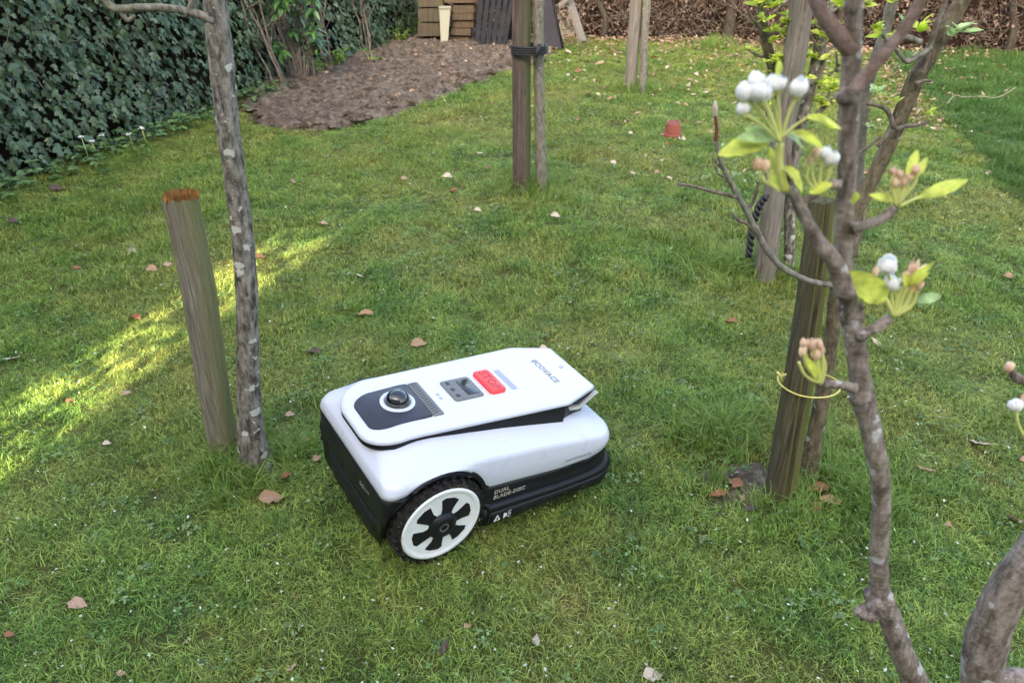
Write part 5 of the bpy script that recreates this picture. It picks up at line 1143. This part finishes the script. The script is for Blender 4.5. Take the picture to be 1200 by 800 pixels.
    for i in range(4): mb = MB(base); mb.box((cx-wx/2+.02+i*(wx-.04)/3, Y+.02, zt/2), (.02, .03, zt)); mb.build('crate_bar', M['slate'], t_, False)
    mb = MB(base); mb.box((cx, Y+.2, zt*.5), (wx-.02, .3, zt*.94)); mb.build('crate_inside', M['deep'], t_, False)
    # dark leaning board right of the middle tree
    Y3 = Y-.55; base = (aty(648, 56, Y3)[0], Y3, 0); t_ = thing('leaning_board', 'dark mauve board leaning just right of the middle tree', 'board', base)
    mb = MB(base); q = [(637, -25, .35), (643, -25, .35), (660, 57, 0), (626, 55, 0)]; V_ = [aty(x, y, Y3+d) for x, y, d in q]; V_ += [v+np.array([0, .03, 0]) for v in V_]
    mb.add(V_, [(0, 3, 2, 1), (4, 5, 6, 7), (0, 1, 5, 4), (1, 2, 6, 5), (2, 3, 7, 6), (3, 0, 4, 7)]); mb.build('board_face', M['mauve'], t_, False)
    mb = MB(base); mb.tube([aty(642.5, -25, Y3+.33), aty(660, 57, Y3-.02)], [.014, .014], 6); mb.build('edge_strip', M['slate'], t_)
    # sack, sheet, pale plank
    base = tuple(at(660, 44)*np.array([1, 1, 0])); t_ = thing('garden_sack', 'pale crumpled sack beside the leaning mauve board', 'sack', base)
    mb = MB(base); mb.ball(at(660, 42)+np.array([0, .1, .08]), .2, 20, 14, .5, (1.1, .6, 1.1)); mb.build('sack_body', M['sack'], t_)
    base = tuple(at(680, 40)*np.array([1, 1, 0])); t_ = thing('brown_sheet', 'dark brown crumpled sheet heaped behind the diagonal plank', 'tarp', base)
    mb = MB(base); mb.ball(at(678, 34)+np.array([0, .05, .15]), .42, 26, 16, .55, (.95, .5, .95)); mb.build('sheet_body', M['tarp'], t_)
    base = tuple(at(684, 48)*np.array([1, 1, 0])); t_ = thing('diagonal_plank', 'pale grey plank leaning diagonally at the back of the lawn', 'plank', base)
    mb = MB(base); a = aty(683, 49, 9.7); b = aty(652, -45, 10.0); d = Vector(b-a); mb.box((a+b)/2, (.115, .035, d.length), d.to_track_quat('Z', 'Y').to_matrix()); mb.build('plank', M['stake_f'], t_, False)
    mb = MB(base); a = aty(672, -6, 9.78); b = aty(654, 8, 9.7); d = Vector(b-a); mb.box((a+b)/2, (.05, .03, d.length), d.to_track_quat('Z', 'Y').to_matrix()); mb.build('brace', M['stake_f'], t_, False)
heap()

# ------------------------------------------------------------------ shrubs in the bed
M['laurel'] = leafy('laurel_leaves', [(0.035, 0.10, 0.022), (0.06, 0.15, 0.035), (0.09, 0.20, 0.05)], .3, .12, scale=16, spec=.7)
M['fresh'] = leafy('fresh_green_leaves', [(0.16, 0.32, 0.04), (0.24, 0.40, 0.07), (0.12, 0.26, 0.05)], .5, .35)
def laurel():
    p = at(352, 96); base = (p[0]+.02, p[1]-.1, 0); t_ = thing('laurel_shrub', 'glossy green laurel shrub growing out of the ivy by the soil bed', 'shrub', base)
    mb = MB(base); st_m = MB(base); n = 0
    for i in range(26):
        cx, cz = random.uniform(-.34, .30), random.uniform(.30, 1.1); c = np.array([base[0]+cx, base[1]+random.uniform(-.25, .15)-.25*cx, cz]); st_m.tube([(base[0]+cx*.25, base[1], 0), (base[0]+cx*.6, base[1], cz*.6), tuple(c)], [.007, .005, .003], 6, False)
        for k in range(8):
            a = k*2.4; d = (math.cos(a), math.sin(a)-.4, random.uniform(-.7, .5)); m2 = MB(base)
            add_leaf(m2, c+np.array([0, 0, random.uniform(-.05, .05)]), d, random.uniform(.10, .16), .046, random.uniform(-.5, .5), .25, .3, 5)
            m2.build('leaf', M['laurel'], t_, False)
    st_m.build('stems', M['twig'], t_)
laurel()
def bare_shrub(px, py, hpx, label, seed, lean=0.):
    rs = random.Random(seed); p = at(px, py); base = (p[0], p[1], 0); t_ = thing('bare_shrub', label, 'shrub', base, 'bare twiggy shrubs along the soil bed'); hh = 1.25
    for i in range(4):
        mb = MB(base); q = np.array([p[0]+rs.gauss(0, .03), p[1]+rs.gauss(0, .03), 0]); P = [q]; d = np.array([rs.gauss(lean, .16), rs.gauss(0, .1), 1.])
        for k in range(7): q = q+d*hh/7+np.array([rs.gauss(0, .02), rs.gauss(0, .02), 0]); P.append(q)
        mb.tube(P, [.011-.001*k for k in range(8)], 7, True, .15, 3, i)
        for k in (2, 3, 4, 5):
            e = np.array([rs.gauss(0, .2), rs.gauss(0, .15), .22]); mb.tube([P[k], P[k]+e*.5, P[k]+e], [.005, .004, .002], 5)
        mb.build('stem', M['palebark'], t_)
M['palebark'] = bark('pale_twig_bark', (0.12, 0.09, 0.075), (0.30, 0.245, 0.21), (0.45, 0.42, 0.38), .3, lsc=50)
for a in [(331, 106, 90, 'tall bare forked shrub at the near end of the soil bed beside the laurel', 1, -.12), (362, 97, 80, 'thin bare shrub right of the laurel shrub', 2, -.12), (384, 82, 70, 'bare shrub third along the soil bed from the left', 3, -.08), (434, 66, 60, 'pale bare shrub standing midway along the soil bed', 4, -.1), (446, 50, 50, 'bare reddish shrub just beyond the pale one in the bed', 5, .05), (465, 46, 50, 'farthest bare shrub near the compost bin', 6, 0.)]: bare_shrub(*a)
def green_plant(px, py, label, seed, n=12, s=.05):
    rs = random.Random(seed); p = at(px, py); base = (p[0], p[1], 0); t_ = thing('young_plant', label, 'plant', base, 'fresh green plants along the soil bed')
    sm = MB(base); mb = MB(base)
    for i in range(n):
        a = rs.uniform(0, 6.28); r = rs.uniform(.02, .12); c = np.array([p[0]+r*math.cos(a), p[1]+r*math.sin(a), rs.uniform(.05, .22)]); sm.tube([(p[0], p[1], 0), tuple((c+np.array([p[0], p[1], 0]))/2+np.array([0, 0, .03])), tuple(c)], [.003, .003, .002], 5, False)
        for k in range(5): b_ = k*1.256+i; add_leaf(mb, c, (math.cos(b_), math.sin(b_), rs.uniform(-.1, .3)), s*rs.uniform(.8, 1.2), s*.55, 0, .2, .3)
    mb.build('leaves', M['fresh'], t_, False, 'stuff'); sm.build('stem', M['pedicel'], t_)
for a in [(325, 88, 'fresh green seedling clump nearest the laurel shrub', 1, 10, .05), (370, 88, 'bright green plant at the foot of the thin bare shrub', 2, 12, .05), (396, 82, 'leafy green plant in the bed beside the third bare shrub', 3, 14, .06), (378, 92, 'small green seedling on the soil below the leafy plant', 9, 5, .04), (437, 60, 'green plant under the pale bare shrub', 4, 16, .06), (436, 78, 'tiny green seedling alone on the soil', 5, 5, .05), (468, 52, 'green plant at the far end of the ivy', 6, 14, .06), (488, 42, 'green plant in front of the compost bin', 7, 16, .07), (504, 46, 'low green plant between compost bin and white trough', 8, 10, .06)]: green_plant(*a)
# broad-leaved weeds and tiny white flowers at the ivy's foot
def weeds():
    base = (-2.9, 5.4, 0); mb = MB(); fl = MB()
    for i in range(230):
        k = random.random(); x = -3.32+k*.95+abs(random.gauss(0, .16))-.04; y = 4.2+k*3.2; x += 0; c = np.array([x+.12, y, gz(x, y)+random.uniform(.03, .12)])
        for j in range(4): a = j*1.57+i; add_leaf(mb, c, (math.cos(a), math.sin(a), random.uniform(0, .5)), random.uniform(.03, .06), .03, random.uniform(-.5, .5))
    o = mb.build('weeds', M['fresh_dark'], None, False, 'stuff'); o['label'] = 'low leafy weeds along the foot of the ivy hedge'
M['fresh_dark'] = leafy('weed_leaves', [(0.06, 0.13, 0.045), (0.15, 0.25, 0.07), (0.08, 0.15, 0.07)], .5, .25); weeds()
for i, (px_, py_, lab) in enumerate([(95, 160, 'leftmost small white wildflower at the foot of the ivy'), (107, 165, 'second small white wildflower from the left below the ivy'), (119, 158, 'third small white wildflower from the left below the ivy'), (151, 157, 'small white wildflower just left of the last one by the ivy'), (166, 150, 'rightmost small white wildflower at the foot of the ivy')]):
    y = 5.0+i*.12; p = aty(px_, py_, y); base = (p[0], p[1], 0); t_ = thing('white_flower', lab, 'flower', base, 'white wildflowers at the foot of the ivy'); mb = MB(base)
    for k in range(6): a = k*1.05; add_leaf(mb, p, (math.cos(a), math.sin(a)-.5, random.uniform(-.2, .5)), .026, .014, 0)
    mb.build('petals', M['petal'], t_, False); mb = MB(base); mb.tube([(p[0], p[1]+.02, -.01), tuple(p)], [.003, .002], 5); mb.build('stem', M['pedicel'], t_)
# thin dry twigs on the grass
M['straw'] = plain('bleached_twig', (0.26, 0.23, 0.17), .9)
for (pts, lab) in [([(1110, 122), (1118, 115), (1130, 114), (1150, 116), (1170, 114), (1190, 105)], 'pale curved dry twig lying on the dark long grass at the right'), ([(792, 217), (806, 222), (820, 222)], 'short dry twig on the lawn below the terracotta pot')]:
    p = at(*pts[0]); base = (p[0], p[1], 0); mb = MB(base); mb.tube([at(x, y, .09)+np.array([0, 0, .02 if i % 2 else 0]) for i, (x, y) in enumerate(pts)], [.004]*len(pts), 6, True, .1, 4)
    o = mb.build('dry_twig', M['straw']); o.location = base; tag(o, lab, 'twig')
# bare earth patches at the stakes
for (x, y, r, lab) in [(.70, 1.74, .17, 'patch of bare earth at the foot of the thick dark stake'), (-.82, 1.80, .13, 'patch of bare earth at the foot of the left stake')]:
    V_ = [(x, y, gz(x, y)+.008)]+[(x+r*(1+.25*math.sin(a*3+x))*math.cos(a), y+r*.8*(1+.25*math.cos(a*2))*math.sin(a), gz(x+r*math.cos(a), y+r*math.sin(a))-.002) for a in np.linspace(0, 6.28, 25)[:-1]]
    tag(ob('bare_earth', mesh('bare_earth', V_, [(0, 1+i, 1+(i+1) % 24) for i in range(24)], M['soil'])), lab, kind='structure')

# ------------------------------------------------------------------ two unseen houses added to shade the garden, with a gap for one sun streak
M['render'] = speckled('pale_render', (0.45, 0.42, 0.36), .9, amt=.2, scale=6); M['rooft'] = speckled('roof_tiles', (0.16, 0.07, 0.05), .8, amt=.4, scale=9); M['glass'] = plain('window_glass', (0.05, 0.06, 0.07), .05); M['frame'] = plain('white_frames', (.7, .7, .68), .5)
ang = math.atan2(SUN_DIR.x, SUN_DIR.y); RZ = Matrix.Rotation(-ang, 4, 'Z')
SLOT = 1.0   # set below
gx, gy = -1.33, 3.0          # a point on the middle of the streak
org = Vector((gx, gy, 0))-SUN_DIR*13.0
def house(name, label, s0, s1, H=12.4, D=7.0):  # invented building that keeps direct sun off the lawn
    t_ = thing(name, label, 'house', (0, 0, 0), mw=Matrix.Translation(org) @ RZ)
    mb = MB(); mb.box(((s0+s1)/2, -D/2, H/2), (s1-s0, D, H)); mb.build('wall', M['render'], t_, False)
    mb = MB(); a, b = s0-.1 if s0 > 0 else s0-.3, s1+.3 if s0 > 0 else s1+.1
    a = s0 if s0 > 0 else s0-.3; b = s1+.3 if s0 > 0 else s1
    mb.add([(a, .3, H), (b, .3, H), (b, -D/2, H+2.4), (a, -D/2, H+2.4), (a, -D-.3, H), (b, -D-.3, H)], [(0, 1, 2, 3), (3, 2, 5, 4), (0, 3, 4), (1, 5, 2), (0, 4, 5, 1)]); mb.build('roof', M['rooft'], t_, False)
    n = 3
    for i in range(n):
        for zz in (1.6, 4.5, 7.4, 10.3):
            x = s0+(s1-s0)*(i+.6)/(n+.2); m2 = MB(); m2.box((x, .02, zz), (1.3, .06, 1.2)); wdw = m2.build('window', M['frame'], t_, False); m2 = MB(); m2.box((x, .055, zz), (1.1, .02, 1.0)); m2.build('pane', M['glass'], wdw, False)
    return t_
hA = house('shade_house', 'pale unseen house added to cast shade from behind the photographer on the right', .145, 17.0)
hB = house('shade_house', 'pale unseen house added to cast shade from behind the photographer on the left', -15.0, -.145)
LZ = 14.1*math.tan(SUN_EL); mb = MB(); mb.box((0, -.2, (LZ+12.4)/2), (.29, .3, 12.4-LZ)); o = mb.build('sun_slot_lintel', M['render'], hA, False)  # added lintel across the gap, sets where the sun streak ends

def add_dapple_shrub():  # invented shrub, its leaf clumps dapple the streak of sun
    base = org+SUN_DIR*9.2; t_ = thing('tall_shrub', 'unseen leafy shrub added behind the photographer to break up the sun streak', 'shrub', base); rs = random.Random(5); mb = MB(base); st_m = MB(base)
    st_m.tube([tuple(base), tuple(base+Vector((.02, 0, 1.4))), tuple(base+Vector((-.02, .02, 2.9)))], [.02, .014, .006], 8)
    z = .5
    while z < 2.9:
        h = rs.uniform(.03, .09)
        for k in range(int(h*1000)):
            p = np.array(base)+np.array([rs.gauss(0, .09), rs.gauss(0, .09), z+rs.uniform(0, h)]); a = rs.uniform(0, 6.28); add_leaf(mb, p, (math.cos(a), math.sin(a), rs.uniform(-.6, .6)), .07, .04, rs.uniform(-1, 1), .2, .2, 3)
        z += h+rs.uniform(.06, .26)
    mb.build('foliage', M['laurel'], t_, False, 'stuff'); st_m.build('stem', M['twig'], t_)
add_dapple_shrub()
